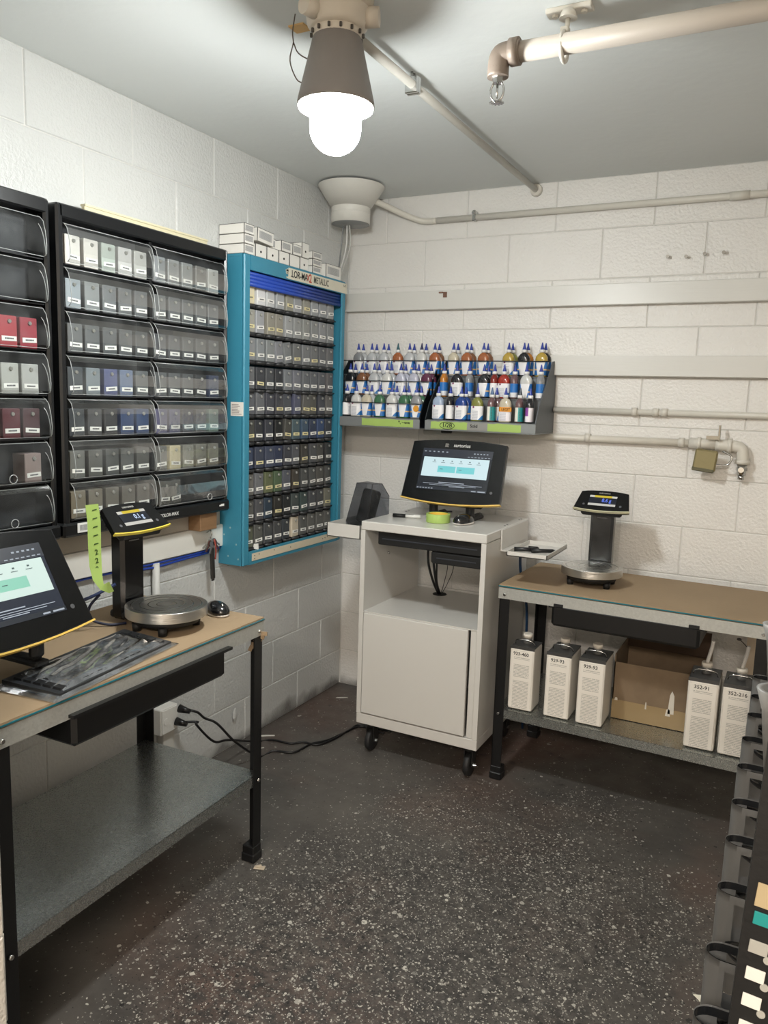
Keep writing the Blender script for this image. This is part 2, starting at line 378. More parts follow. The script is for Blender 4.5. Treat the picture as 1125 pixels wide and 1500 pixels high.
# ================================================================== SETTING
CEIL = 2.424; H = .2032; B = .4064; JT = .0034
bm = BM(); bb(bm, -.15, 3.3, -6.3, .15, -.12, 0); struct('floor', bm, floor_mat())
bm = BM(); bb(bm, -.15, 3.3, -6.3, .15, CEIL, CEIL+.12); struct('ceiling', bm, M_ceil)
bm = BM(); bb(bm, -.1, 3.25, .004, .14, 0, CEIL); WB = struct('wall_back', bm, M_joint)
bm = BM(); bb(bm, -.14, -.004, -6.2, .004, 0, CEIL); WL = struct('wall_left', bm, M_joint)
bm = BM(); bb(bm, -.004, .668, -2.80, -2.474, 0, CEIL); WF = struct('wall_front', bm, M_joint)
bm = BM(); bb(bm, 3.1, 3.25, -6.2, .004, 0, CEIL); struct('wall_right', bm, M_other)
bm = BM(); bb(bm, -.14, 3.25, -6.3, -6.2, 0, CEIL); struct('wall_far', bm, M_other)
BR = {}
def brick(wall, axis, u0, u1, z0, z1, m, off=0.0):
    """one painted block; axis 'b': back wall spans x; 'l': left wall spans y; 'e': jamb end face spans y at x=off"""
    L = round(u1-u0-JT, 4); h = round(z1-z0-JT*.8, 4); key = (axis in 'bf', L, h, m.name)
    if key not in BR:
        q = BM()
        if axis in 'bf': box(q, (0, 0, 0), (L, .012, h), .0028)
        else: box(q, (0, 0, 0), (.012, L, h), .0028)
        me = bpy.data.meshes.new('brick'); q.to_mesh(me); q.free(); me.materials.append(m); BR[key] = me
    o = bpy.data.objects.new('brick', BR[key]); COL.objects.link(o); o.parent = wall
    j = random.uniform(-.0007, .0007); uc, zc = (u0+u1)/2, (z0+z1)/2
    o.location = {'b': (uc, .0065+j, zc), 'l': (-.0065+j, uc, zc), 'e': (off-.006+j, uc, zc), 'f': (uc, off-.006+j, zc)}[axis]
rows = [(2.218, CEIL, 0)]+[(2.218-(i+1)*H, 2.218-i*H, (i+1) % 2) for i in range(10)]+[(0, 2.218-10*H, 1)]
for z0, z1, k in rows:
    u = .2046-B+(k*B/2 if k else 0)
    if k: u = .2046+B/2-B*1
    while u < 3.1:
        a, b_ = max(u, .0), min(u+B, 3.1)
        if b_-a > .03: brick(WB, 'b', a, b_, z0, z1, M_back)
        u += B
    # left wall: heads at y=-.196 - n B (k even) or shifted by half a block
    u = -.196+B if not k else -.196+B/2
    while u > -2.47:
        a, b_ = min(u, .0), max(u-B, -2.47)
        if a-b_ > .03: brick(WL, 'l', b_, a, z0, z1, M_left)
        u -= B
    for a, b_ in (((-2.80, -2.474),) if k else ((-2.80, -2.64), (-2.64, -2.474))): brick(WF, 'e', a, b_, z0, z1, M_other, .674)
    for a, b_ in (((0, .30), (.30, .668)) if k else ((0, .668/2), (.668/2, .668))): brick(WF, 'f', a, b_, z0, z1, M_other, -2.468)
# painted boards screwed to the walls
bm = BM(); bb(bm, .0, 2.6, -.036, 0, 1.903, 1.988, .002); struct('trim_1', bm, M_trim)
bm = BM(); bb(bm, .06, 2.6, -.036, 0, 1.612, 1.696, .002); struct('trim_2', bm, M_trim)
bm = BM(); bb(bm, 0, .022, -2.30, -.975, .888, .975, .002); struct('trim_3', bm, mat('#e8e6df', .4, bump=.1, name='white_board'))
bm = BM(); bb(bm, 0, .012, -2.30, -.99, .976, 1.040); struct('trim_4', bm, mat('#b9b2a6', .7, var=.1, name='grey_board'))

# ================================================================== CEILING THINGS
LX, LY = .945, -1.70
fx = thing('ceiling_light', 'explosion-proof ceiling lamp with grey conical hood and glowing glass globe', 'lamp', (LX, LY, 2.06))
M_cast = mat('#cfc6b8', .55, bump=.4, bscale=40, name='cream_cast_metal'); M_hood = mat('#807a76', .6, bump=.2, bscale=40, var=.1, name='grey_hood_paint')
bm = BM(); lathe(bm, [(.078, .334), (.084, .345), (.086, .36), (.075, .364)], seg=36); lathe(bm, [(.02, .285), (.062, .29), (.072, .30), (.078, .334)], seg=36, closed=False)
obj('junction_box', bm, M_cast, fx)
for a in (20, 140, 250): bm = BM(); cyl(bm, (.06*math.cos(R(a)), .06*math.sin(R(a)), .318), (.100*math.cos(R(a)), .100*math.sin(R(a)), .318), .024, .022, 16); obj('conduit_hub', bm, M_cast, fx)
bm = BM(); lathe(bm, [(.052, .268), (.0575, .272), (.0575, .296), (.05, .298)], seg=36); obj('collar', bm, M_cast, fx)
bm = BM()
for k in range(14):
    a = 2*math.pi*k/14; cyl(bm, (.062*math.cos(a), .062*math.sin(a), .275), (.062*math.cos(a), .062*math.sin(a), .284), .0035, seg=6)
obj('bolt_ring', bm, mat('#4a443e', .6), fx)['kind'] = 'stuff'
bm = BM(); lathe(bm, [(.056, .275), (.059, .270), (.089, .145), (.093, .128), (.093, .120), (.090, .118), (.088, .128), (.054, .270)], seg=48, closed=False); obj('hood', bm, M_hood, fx)
M_globe = bpy.data.materials.new('lit_globe'); M_globe.use_nodes = True
gb = M_globe.node_tree.nodes['Principled BSDF']; gb.inputs['Base Color'].default_value = (1, 1, 1, 1)
gb.inputs['Emission Color'].default_value = (.965, .99, .97, 1); gb.inputs['Emission Strength'].default_value = BULB_STRENGTH
bm = BM(); prof = [(.090, .124), (.090, .115), (.064, .104), (.062, .085)]+[(.062*math.cos(R(t)), .070-.060*math.sin(R(t))) for t in range(0, 90, 10)]+[(.002, .010)]
lathe(bm, prof, seg=40); obj('glass_globe', bm, M_globe, fx)
bm = BM(); tube(bm, [(-.125, .0, .285), (-.128, -.01, .24), (-.115, 0, .20), (-.098, .01, .19)], .0016, 5, 4); tube(bm, [(-.125, 0, .285), (-.11, 0, .258), (-.08, .01, .24)], .0016, 5, 4)
tube(bm, [(-.135, .02, .36), (-.128, .0, .31), (-.125, 0, .285)], .0016, 5, 4); obj('tie_wire', bm, mat('#6f655c', .5, metal=.5), fx)

bm = BM(); tube(bm, [(.93, LY+.06, 2.385), (.925, -.9, 2.392), (.925, -.001, 2.395)], .0125, 12)
cn = solo('conduit', bm, mat('#bdbab2', .4, bump=.1), 'thin grey conduit along the ceiling from the lamp to the back wall', 'pipe', (.925, -.8, 2.39))
for y in (-1.25, -1.235):
    q = BM(); bb(q, .905, .945, y-.006, y+.006, 2.366, 2.412, .002); cyl(q, (.925, y, 2.40), (.925, y, 2.424), .004, seg=8); obj('clamp', q, M_chrome, cn, True)
q = BM(); cyl(q, (.925, -.018, 2.395), (.925, 0, 2.395), .024, .027, 14); obj('wall_collar', q, M_pipe, cn, True)
bm = BM(); bb(bm, .755, .80, -1.63, -1.59, 2.420, 2.4238); solo('paper_tag', bm, mat('#d8b27a', .7), 'small yellowed paper tag stuck on the ceiling beside the lamp', 'tag', (.777, -1.61, 2.422))
# sprinkler pipe
PY = -1.465; PZ = 2.325
sp_ = thing('sprinkler_pipe', 'cream ceiling pipe ending in a brass elbow and sprinkler head', 'pipe', (1.6, PY, PZ))
bm = BM(); tube(bm, [(1.315, PY-.015, PZ), (1.8, PY, PZ+.004), (3.1, PY+.03, PZ+.01)], .0235, 20); obj('pipe', bm, mat('#c2b9ae', .45, bump=.1), sp_, True)
M_brass = mat('#8f8277', .55, bump=.3, metal=.3, name='dull_brass')
E0 = Vector((1.275, PY-.02, PZ))
bm = BM(); tube(bm, [E0+Vector((.055, 0, 0)), E0+Vector((.02, 0, 0)), E0+Vector((.004, 0, -.006)), E0+Vector((0, 0, -.03)), E0+Vector((0, 0, -.052))], .026, 20, 4)
cyl(bm, E0+Vector((.030, 0, 0)), E0+Vector((.052, 0, 0)), .0315, seg=20); cyl(bm, E0+Vector((0, 0, -.034)), E0+Vector((0, 0, -.05)), .026, .020, 20); obj('elbow', bm, M_brass, sp_, True)
bm = BM(); cyl(bm, E0+Vector((0, 0, -.052)), E0+Vector((0, 0, -.066)), .015, .013, 6)
for s in (-1, 1): tube(bm, [E0+Vector((s*.010, 0, -.064)), E0+Vector((s*.017, 0, -.08)), E0+Vector((s*.012, 0, -.10)), E0+Vector((0, 0, -.108))], .0028, 6, 3)
cyl(bm, E0+Vector((0, 0, -.066)), E0+Vector((0, 0, -.10)), .003, seg=8)
for k in range(12):
    a = 2*math.pi*k/12; box(bm, E0+Vector((.012*math.cos(a), .012*math.sin(a), -.110)), (.012, .004, .0015), rot=Euler((0, 0, a)))
cyl(bm, E0+Vector((0, 0, -.108)), E0+Vector((0, 0, -.112)), .009, seg=12); obj('sprinkler_head', bm, M_chrome, sp_, True)
hx = 1.43
bm = BM(); bb(bm, hx-.055, hx+.055, PY-.018+.03, PY+.018+.03, 2.412, 2.424, .002); cyl(bm, (hx, PY+.02, 2.395), (hx, PY+.02, 2.414), .022, .016, 12)
for s in (-1, 1): cyl(bm, (hx+s*.035, PY+.03, 2.406), (hx+s*.035, PY+.03, 2.413), .008, seg=6)
obj('ceiling_plate', bm, M_pipe, sp_, True)
bm = BM(); cyl(bm, (hx, PY+.01, 2.355), (hx, PY+.02, 2.40), .006, seg=10)
tube(bm, [(hx, PY+.03*math.sin(R(a)), PZ+.032*math.cos(R(a))) for a in range(0, 361, 24)], .0055, 8); box(bm, (hx, PY, PZ+.036), (.02, .02, .014), .002); obj('hanger_ring', bm, M_pipe, sp_, True)
# corner funnel
FX, FY = .158, -.265
fn = thing('ceiling_funnel', 'white flared duct collar under the ceiling in the room corner', 'duct', (FX, FY, 2.25))
M_duct = mat('#d6d4cd', .45, bump=.1, name='painted_duct')
bm = BM(); lathe(bm, [(.148, .166), (.146, .160), (.086, .072), (.082, .075), (.142, .166)], seg=48, closed=False); obj('flare', bm, M_duct, fn)
bm = BM(); lathe(bm, [(.087, .078), (.087, .006), (.083, .006), (.083, .078)], seg=48, closed=False); lathe(bm, [(.0875, .05), (.0885, .048), (.0875, .046)], seg=48, closed=False); obj('collar', bm, M_duct, fn)
bm = BM(); lathe(bm, [(.001, .004), (.084, .004), (.084, .016), (.001, .016)], seg=40); obj('bottom_plate', bm, mat('#8e8f8e', .5, metal=.4), fn)
for i, (dx, c) in enumerate(((-.012, '#7d7f80'), (.006, '#d9d9d6'), (.018, '#bcbcb8'))):
    bm = BM(); x0 = FX-.03+dx
    tube(bm, [(x0, FY+.01, 2.262), (x0-.010+.008*i, FY+.01, 2.16), (.075+.010*i, -.225, 2.06), (.05+.010*i, -.222, 1.99), (.04+.010*i, -.222, 1.90), (.04+.008*i, -.222, 1.72)], .0035, 6, 5)
    solo('cable', bm, mat(c, .4), ['dark grey cable hanging from the corner funnel', 'white middle cable hanging from the corner funnel', 'pale rightmost cable hanging from the corner funnel'][i], 'cable', (x0, FY, 2.26), None)

# ================================================================== BACK WALL PIPES AND HARDWARE
bm = BM(); tube(bm, [(.215, -.20, 2.375), (.25, -.14, 2.362), (.33, -.06, 2.325), (.40, -.024, 2.302), (.47, -.022, 2.299)], .0135, 12, 5)
tube(bm, [(.47, -.022, 2.299), (3.1, -.022, 2.299)], .0135, 12)
p1 = solo('conduit', bm, M_pipe, 'painted conduit running along the top of the back wall from the corner funnel', 'pipe', (1.2, -.02, 2.30))
q = BM(); box(q, (.655, -.022, 2.305), (.016, .034, .045), .003); cyl(q, (.655, -.036, 2.316), (.655, -.045, 2.316), .007, seg=6); obj('clamp', q, M_chrome, p1, True)
q = BM(); cyl(q, (1.70, -.022, 2.299), (1.77, -.022, 2.299), .0165, seg=16); obj('coupling', q, M_pipe, p1, True)
bm = BM(); tube(bm, [(1.064, -.02, 1.465), (3.1, -.02, 1.470)], .0125, 12)
p2 = solo('conduit', bm, M_pipe, 'painted conduit on the back wall just below the lower board', 'pipe', (1.6, -.02, 1.466))
for x in (1.405, 1.49, 1.525):
    q = BM(); cyl(q, (x-.012, -.02, 1.467), (x+.012, -.02, 1.467), .017, seg=14); obj('coupling', q, M_pipe, p2, True)
bm = BM(); tube(bm, [(.45, -.024, 1.342), (1.72, -.024, 1.349)], .0150, 14)
p3 = thing('air_pipe', 'painted pipe on back wall ending in a padlocked shut-off valve', 'pipe', (1.4, -.03, 1.34))
obj('pipe', bm, M_pipe, p3, True)
for x in (1.22, 1.60):
    q = BM(); cyl(q, (x-.012, -.024, 1.349), (x+.012, -.024, 1.349), .019, seg=14); obj('coupling', q, M_pipe, p3, True)
q = BM(); cyl(q, (1.63, -.026, 1.349), (1.73, -.028, 1.349), .021, seg=16); cyl(q, (1.66, -.028, 1.349), (1.675, -.028, 1.349), .025, seg=8); obj('valve_body', q, M_pipe, p3, True)
q = BM(); tube(q, [(1.73, -.03, 1.347), (1.79, -.03, 1.345), (1.825, -.03, 1.335), (1.832, -.03, 1.30), (1.832, -.03, 1.275)], .0225, 16, 4); cyl(q, (1.775, -.03, 1.345), (1.79, -.03, 1.345), .029, seg=16); cyl(q, (1.832, -.03, 1.292), (1.832, -.03, 1.277), .029, seg=16); obj('elbow', q, M_pipe, p3, True)
q = BM(); cyl(q, (1.832, -.03, 1.277), (1.832, -.03, 1.232), .019, .016, 12); cyl(q, (1.832, -.03, 1.262), (1.832, -.03, 1.25), .022, seg=6); cyl(q, (1.832, -.045, 1.255), (1.832, -.07, 1.255), .011, seg=10); cyl(q, (1.832, -.03, 1.232), (1.832, -.03, 1.215), .012, seg=12); obj('hose_coupler', q, M_chrome, p3, True)
q = BM(); box(q, (1.742, -.055, 1.395), (.007, .022, .06), .001); box(q, (1.72, -.06, 1.375), (.05, .004, .014)); obj('valve_handle', q, mat('#a39c8e', .4, metal=.5), p3, True)
lk = thing('padlock', 'brass padlock hanging on the pipe valve', 'padlock', (1.70, -.075, 1.24))
q = BM(); box(q, (0, 0, .045), (.085, .024, .085), .006, rot=Euler((0, R(6), 0))); obj('body', q, mat('#8f8560', .5, bump=.15, metal=.3, name='tarnished_brass'), lk)
q = BM(); box(q, (-.006, 0, .008), (.082, .026, .016), .003, rot=Euler((0, R(6), 0))); obj('base_band', q, mat('#5f5d48', .5, metal=.3), lk)
q = BM(); tube(q, [(.035, 0, .03), (.06, 0, .028), (.085, 0, .035), (.095, 0, .065), (.06, .005, .085)], .004, 8, 4); obj('shackle', q, M_chrome, lk)
for i, (px, py) in enumerate(((979, 377), (1006, 377), (1033, 373), (1061, 371))):
    p = at(px, py, 'y', 0); bm = BM(); cyl(bm, (p.x, .0, p.z), (p.x, -.02, p.z), .003, seg=8); cyl(bm, (p.x, -.018, p.z), (p.x, -.024, p.z), .007, seg=10)
    solo('wall_screw', bm, mat('#8f8a82', .4, metal=.6), 'screw head in the upper back wall, %s in the row of four' % ['first from left', 'second from left', 'second from right', 'first from right'][i], 'screw', (p.x, -.01, p.z), 'screws in the upper back wall')
p = at(652, 435, 'y', -.036); bm = BM(); box(bm, (p.x, -.038, p.z+.01), (.018, .004, .024)); box(bm, (p.x-.02, -.040, p.z+.02), (.02, .004, .006))
solo('metal_clip', bm, mat('#7a5a4a', .5, metal=.4), 'small rusty metal clip on the upper back wall board', 'clip', (p.x, -.038, p.z))

# ================================================================== TEXT COLOUR NAMES
def cname(h):
    c = [int(h.lstrip('#')[i:i+2], 16) for i in (0, 2, 4)]; mx, mn = max(c), min(c); l = sum(c)/3
    if mx-mn < 14: return 'near-white' if l > 205 else 'light grey' if l > 145 else 'mid grey' if l > 100 else 'dark grey' if l > 62 else 'black'
    r, g, b = c
    if r == mx and g < r*.62: return 'bright red' if l > 95 else 'dark maroon'
    if b == mx: return 'slate blue' if l < 110 else 'pale blue-grey'
    if g == mx: return 'grey-green'
    return 'cream' if l > 180 else 'taupe'

# ================================================================== CHIP BOXES
q = BM(); box(q, (0, 0, 0), (.070, .0535, .082), .0022); bodyM = bpy.data.meshes.new('body'); q.to_mesh(bodyM); q.free(); bodyM.materials.append(mat('#808080', .45))
q = BM(); cyl(q, (0, 0, 0), (.004, 0, 0), .0062, .005, 12); rivM = bpy.data.meshes.new('rivet'); q.to_mesh(rivM); q.free(); rivM.materials.append(M_rivet)
q = BM(); box(q, (0, 0, 0), (.0012, .044, .013)); tagM = bpy.data.meshes.new('tag'); q.to_mesh(tagM); q.free(); tagM.materials.append(M_tag)
q = BM(); 
for k in range(6): box(q, (.0004, -.011+.0044*k, 0), (.0006, .0034, .0042))
numM = bpy.data.meshes.new('tag_number'); q.to_mesh(numM); q.free(); numM.materials.append(mat('#55565a', .6))
ORD = ['first', 'second', 'third', 'fourth', 'fifth', 'sixth', 'seventh', 'eighth', 'ninth', 'tenth']
def chip_box(y, z, xf, hexc, label, group, tagc='w', tilt=0, roll=0, sy=1.0, sz=1.0, num=True, dep=1.0):
    """xf: x of its front face, z of its bottom"""
    sc = (dep, sy, sz)
    o = bpy.data.objects.new('chip_box', None); COL.objects.link(o); o.empty_display_size = .03
    o.location = (xf, y, z); o.rotation_euler = (roll, 0, tilt); tag(o, label, 'paint chip box', group)
    b = bpy.data.objects.new('body', bodyM); COL.objects.link(b); b.parent = o; b.location = (-.035*dep, 0, .041*sz); b.scale = sc
    set_mat(b, mat(hexc, .42, var=.06, vscale=30, name='chip_'+hexc[1:]))
    r = bpy.data.objects.new('rivet', rivM); COL.objects.link(r); r.parent = o; r.location = (0, .003, .067*sz)
    t = bpy.data.objects.new('tag', tagM); COL.objects.link(t); t.parent = o; t.location = (.0008, .001, .022*sz); t.rotation_euler = (random.uniform(-.08, .08), 0, 0); t.scale = (1, sy, 1)
    if tagc == 'y': set_mat(t, M_ytag)
    if num: n = bpy.data.objects.new('tag_number', numM); COL.objects.link(n); n.parent = t; n.location = (.0004, 0, 0)
    return o

M_clear = clear('clear_smoky_plastic', (.90, .92, .92, 1), gloss=.07, rough=.12, haze=.055)
M_edge = mat('#c9cdcd', .2, name='clear_plastic_edge', trans=.3, spec=.8)
# measured on a plane 15 cm off the wall, the fronts really stand at 8.5 cm: rescale y and z to that depth
KS = (CAM.x-.085)/(CAM.x-.15)
def KY(y): return CAM.y+(y-CAM.y)*KS
def KZ(z): return CAM.z+(z-CAM.z)*KS
def display_cabinet(y0, y1, label, cols, rows_z, nm):
    """black wall display case; front at x=.15, columns (ya, yb)"""
    t = thing('display_cabinet', label, 'cabinet', (.02, (y0+y1)/2, 1.06))
    Z0, Z1 = KZ(1.06), KZ(1.995); XF = .085
    bm = BM(); bb(bm, .002, .008, y0, y1, Z0, Z1)
    bb(bm, .002, XF, y0, cols[0][0]-.004, Z0, Z1, .006); bb(bm, .002, XF, cols[-1][1]+.004, y1, Z0, Z1, .006)
    bb(bm, .002, XF, y0+.01, y1-.01, KZ(1.957), Z1, .004); bb(bm, .002, XF+.006, y0-.008, y1+.006, Z0-.002, KZ(1.100), .007)
    if len(cols) > 1: bb(bm, .002, XF-.012, cols[0][1], cols[1][0], KZ(1.10), KZ(1.955))
    obj('case', bm, mat('#0e1013', .32, bump=.05, name='black_case_plastic'), t, True)
    bm = BM(); bb(bm, .008, .012, y0+.01, y1-.01, KZ(1.1), KZ(1.955)); obj('back_panel', bm, mat('#24262a', .5), t, True)
    for (ya, yb) in cols:
        for i in range(7):
            zb, zt = rows_z[i+1], rows_z[i]
            bm = BM(); bb(bm, .012, XF-.006, ya, yb, zb-.003, zb); sh = obj('bin_shelf', bm, mat('#1c1e22', .35), t, True)
            # bowed clear cover with rounded top corner
            bm = BM(); pr = [(XF+.004, zb+.004), (XF+.014, zb+.012), (XF+.016, zb+.035), (XF+.012, zb+.07), (XF+.004, zb+.10), (XF-.008, zt-.012), (XF-.020, zt-.006)]
            for (xa, za), (xb, zb2) in zip(pr, pr[1:]):
                vs = [bm.verts.new(v) for v in ((xa, ya+.003, za), (xa, yb-.003, za), (xb, yb-.003, zb2), (xb, ya+.003, zb2))]; f = bm.faces.new(vs); f.smooth = True
            cv = obj('clear_cover', bm, M_clear, t, True)
            bm = BM()
            for s, yy in ((1, ya+.003), (-1, yb-.003)): tube(bm, [(x, yy, z) for x, z in pr], .0011, 4)
            tube(bm, [(pr[0][0], ya+.003, pr[0][1]), (pr[0][0], yb-.003, pr[0][1])], .0012, 4); tube(bm, [(pr[-2][0], ya+.003, pr[-2][1]), (pr[-2][0], yb-.003, pr[-2][1])], .0012, 4)
            arc = [(XF+.012, yb-.034+.030*math.sin(R(a)), zb+.006+.085*math.cos(R(a))) for a in range(15, 91, 15)]  # pale tube standing in for the highlight curve at the cover's end
            tube(bm, arc, .0011, 4); obj('cover_rim_highlight', bm, M_edge, cv, True)
    return t
RZ = [KZ(v) for v in (1.955, 1.836, 1.7155, 1.592, 1.469, 1.349, 1.226, 1.107)]
COLS_R = [(KY(-1.825), KY(-1.492)), (KY(-1.480), KY(-1.132))]
dcr = display_cabinet(KY(-1.853), KY(-1.112), 'black wall cabinet with two columns of clear bins beside the teal cabinet', COLS_R, RZ, 'r')
COLS_L = [(KY(-2.585), KY(-2.24)), (KY(-2.232), KY(-1.897))]
dcl = display_cabinet(KY(-2.612), KY(-1.874), 'black wall cabinet at the left edge holding red and white boxes', COLS_L, RZ, 'l')
def tilt_tag(o): return o
text('lettering', 'COLOR-MAX', .016, mat('#d8d8d6', .5), dcr, Matrix.Translation(-Vector(dcr.location)) @ facing_x((.0915, KY(-1.43), KZ(1.078))))
bm = BM(); bb(bm, .091, .0917, KY(-1.168), KY(-1.142), 1.064, 1.069); bb(bm, .091, .0917, KY(-1.160), KY(-1.142), 1.069, 1.072); obj('white_emblem', bm, mat('#e8e8e6', .5), dcr, True)
bm = BM(); box(bm, (.0917, KY(-1.788), KZ(1.083)), (.0014, .054, .030), .0004); st = obj('barcode_sticker', bm, mat('#e9e9e6', .5), dcr, True)
bm = BM()
for k in range(12): box(bm, (.0926, KY(-1.788)-.018+.0032*k, KZ(1.083)), (.0006, random.choice([.0012, .002]), .017))
obj('barcode_bars', bm, mat('#6f7072', .6), st, True)
RIGHT = ['d6d2cc d4cfc8 b4bcb4 c6c4c2 bab9b5 8d9093 8e8e8e 8a8c8b 75736f b0b0ac',
 '98a0a6 8a8d8e 74777a 6c6e70 66686a 6c6e6f 66686a 5e6163 5b5d5f 595b5e',
 '6a6c6d 606365 585b5d 5c5e60 4d5052 54565a 4e5054 4c4f51 505254 4a4c4f',
 '4c5054 7e868b 5c6286 6e7a92 5f6365 585b5d 55585b 4a4d50 2b2d2f 39425a',
 '3f4347 4a4a4c 3c3c3e 33456a 35486c 605f78 5b5a70 4b4a50 5a5a5a 6a7a70',
 '6f706c 5f5f5c 515352 535554 565654 6b6b68 c8bd9e 83827a 77756c 716f66',
 '7d7565 767064 6a675f 65625c 625f5a 5a5955 4f4f4c - - -']
for r, line in enumerate(RIGHT):
    for c, h in enumerate(line.split()):
        if h == '-': continue
        col = c//5; k = c % 5; ya, yb = COLS_R[col]
        y = ya+.037+k*(.0678 if col == 0 else .0690)+random.uniform(-.002, .002)
        ro = 0
        if r == 6 and col == 1: y = ya+.05+k*.058; ro = (-.10, .05)[k]
        h = '#'+h
        chip_box(y, RZ[r+1]+.001, .072, h, '%s chip box, %s in the %s column, %s row, right black cabinet' % (cname(h), ['leftmost', 'second from left', 'middle one', 'second from right', 'rightmost'][k], ['left', 'right'][col], ORD[r]), 'chip boxes in the right black cabinet', roll=ro, tilt=random.uniform(-.03, .03), sy=1.035, sz=1.03, dep=.75)
LEFT = {2: ['-', '-', '-', '#ab454c', '#9c3a46'], 3: ['-', '-', '-', '#b4b5b0', '#afb0ad'], 4: ['-', '-', '#8f2c34', '#5c2a32', '#523a3e'], 5: ['-', '-', '-', '-', '#93837f']}
for r, l in LEFT.items():
    for k, h in enumerate(l):
        if h == '-': continue
        chip_box(COLS_L[1][1]-.048-(4-k)*.0647, RZ[r+1]+.001, .072, h, '%s chip box, %s, in the %s row of the left black cabinet' % (cname(h), {2: 'third from right', 3: 'second from right', 4: 'rightmost'}[k], ORD[r]), 'chip boxes in the left black cabinet', sy=1.035, sz=1.03, dep=.75)
# clear-cover hinge holes
for t, y, z in ((dcr, KY(-1.235), KZ(1.122)), (dcl, KY(-2.03), KZ(1.245)), (dcl, KY(-2.03), KZ(1.125))):
    bm = BM(); tube(bm, [(.103, y+.012*math.cos(a*math.pi/8), z+.012*math.sin(a*math.pi/8)) for a in range(17)], .0014, 5); obj('finger_hole_rim', bm, M_edge, t, True)

# cream strip and wooden block behind
bm = BM(); bb(bm, .030, .045, -1.66, -1.10, 2.014, 2.036, .002); bb(bm, .027, .048, -1.66, -1.10, 2.034, 2.040)
solo('wall_moulding', bm, mat('#d8d0b0', .5), 'cream moulding strip lying on top of the right black cabinet', 'moulding', (.04, -1.4, 2.013))
bm = BM(); bb(bm, .013, .072, -1.175, -1.08, .976, 1.041, .002)
solo('wood_block', bm, mat('#8a6a4a', .7, var=.3, vscale=12, stretch=(1, 1, 8)), 'brown wooden spacer block under the right black cabinet', 'block', (.05, -1.14, .976))

# ================================================================== TEAL CABINET
TY0, TY1, TZ0, TZ1, TX = -.985, -.238, .815, 2.010, .125
tc_ = thing('roll_front_cabinet', 'teal metal wall cabinet with blue roller shutter and rows of grey boxes', 'cabinet', (.0, (TY0+TY1)/2, TZ0))
bm = BM(); bb(bm, .002, TX-.0125, TY0, TY0+.012, TZ0+.0005, TZ1-.0105); obj('side_panel', bm, M_teal, tc_, True)
bm = BM(); bb(bm, .002, TX-.0125, TY1-.012, TY1, TZ0+.0005, TZ1-.0105); obj('side_panel', bm, M_teal, tc_, True)
bm = BM(); bb(bm, .002, TX-.0125, TY0, TY1, TZ1-.010, TZ1); bb(bm, TX-.012, TX-.0005, TY0+.037, TY1-.031, TZ1-.055, TZ1); obj('top_panel', bm, M_teal, tc_, True)
bm = BM(); bb(bm, .002, TX-.0125, TY0+.0125, TY1-.0125, TZ0, TZ0+.012); bb(bm, TX-.012, TX-.0005, TY0+.037, TY1-.031, TZ0, TZ0+.052); obj('bottom_panel', bm, M_teal, tc_, True)
bm = BM(); bb(bm, TX-.012, TX, TY0-.0004, TY0+.036, TZ0, TZ1, .004); obj('front_stile', bm, M_teal, tc_, True)
bm = BM(); bb(bm, TX-.012, TX, TY1-.030, TY1+.0004, TZ0, TZ1, .004); obj('front_stile', bm, M_teal, tc_, True)
bm = BM(); bb(bm, .004, .010, TY0+.01, TY1-.01, TZ0+.01, TZ1-.01); obj('back_panel', bm, mat('#12495a', .5), tc_, True)
M_blue = mat('#2a4aa8', .35, name='blue_shutter')
for k in range(4):
    bm = BM(); zc = 1.945-.0135*k; tube(bm, [(TX-.016+(.004 if k == 3 else 0), TY0+.036, zc), (TX-.016+(.004 if k == 3 else 0), TY1-.030, zc)], .0075, 10); obj('shutter_slat', bm, M_blue, tc_, True)
bm = BM(); bb(bm, TX, TX+.0015, -.70, TY1+.008, TZ1-.052, TZ1-.008); 
for k in range(9): 
    a = random.uniform(0, .045)
    bb(bm, TX+.0001, TX+.0014, -.70-.006-.012*random.random(), -.698, TZ1-.052+a*.9, TZ1-.052+a*.9+.006)
sg = obj('sign_strip', bm, mat('#d9d4c2', .5, var=.06, vscale=20), tc_, True)
Mw = Matrix.Translation(-wpos(sg))
text('lettering', '.LOR-MA', .040, M_ink, sg, Mw @ facing_x((TX+.002, -.685, TZ1-.030)), align='LEFT', xs=.80)
text('lettering', 'X', .040, mat('#a83a2a', .6), sg, Mw @ facing_x((TX+.002, -.567, TZ1-.030)), align='LEFT', xs=.8)
text('lettering', '2', .050, mat('#b8402c', .6), sg, Mw @ facing_x((TX+.002, -.547, TZ1-.030)), align='LEFT', xs=.8)
text('lettering', 'METALLIC', .038, mat('#5d5b52', .6), sg, Mw @ facing_x((TX+.002, -.512, TZ1-.030)), align='LEFT', xs=.72)
text('lettering', '5-17', .014, mat('#7d7b72', .6), sg, Mw @ facing_x((TX+.002, -.262, TZ1-.020)), align='LEFT', xs=.8)
bm = BM(); bb(bm, TX-.0, TX+.002, -.93, -.262, TZ0+.014, TZ0+.044)
cs = obj('cream_strip', bm, mat('#d6cbb4', .5, var=.1, vscale=20), tc_, True)
bm = BM()
for yy, zz in ((-.915, .022), (-.915, .034), (-.885, .036), (-.78, .036), (-.66, .030), (-.40, .028), (-.38, .030), (-.36, .032)): cyl(bm, (TX+.001, yy, TZ0+zz), (TX+.0035, yy, TZ0+zz), .0025, seg=8)
obj('screw', bm, mat('#6d675c', .5, metal=.5), cs, True)['kind'] = 'stuff'
bm = BM(); bb(bm, .062, TX-.003, TY0-.0015, TY0, 1.405, 1.458); stk = obj('instruction_sticker', bm, mat('#e6e3dd', .5), tc_, True)
bm = BM()
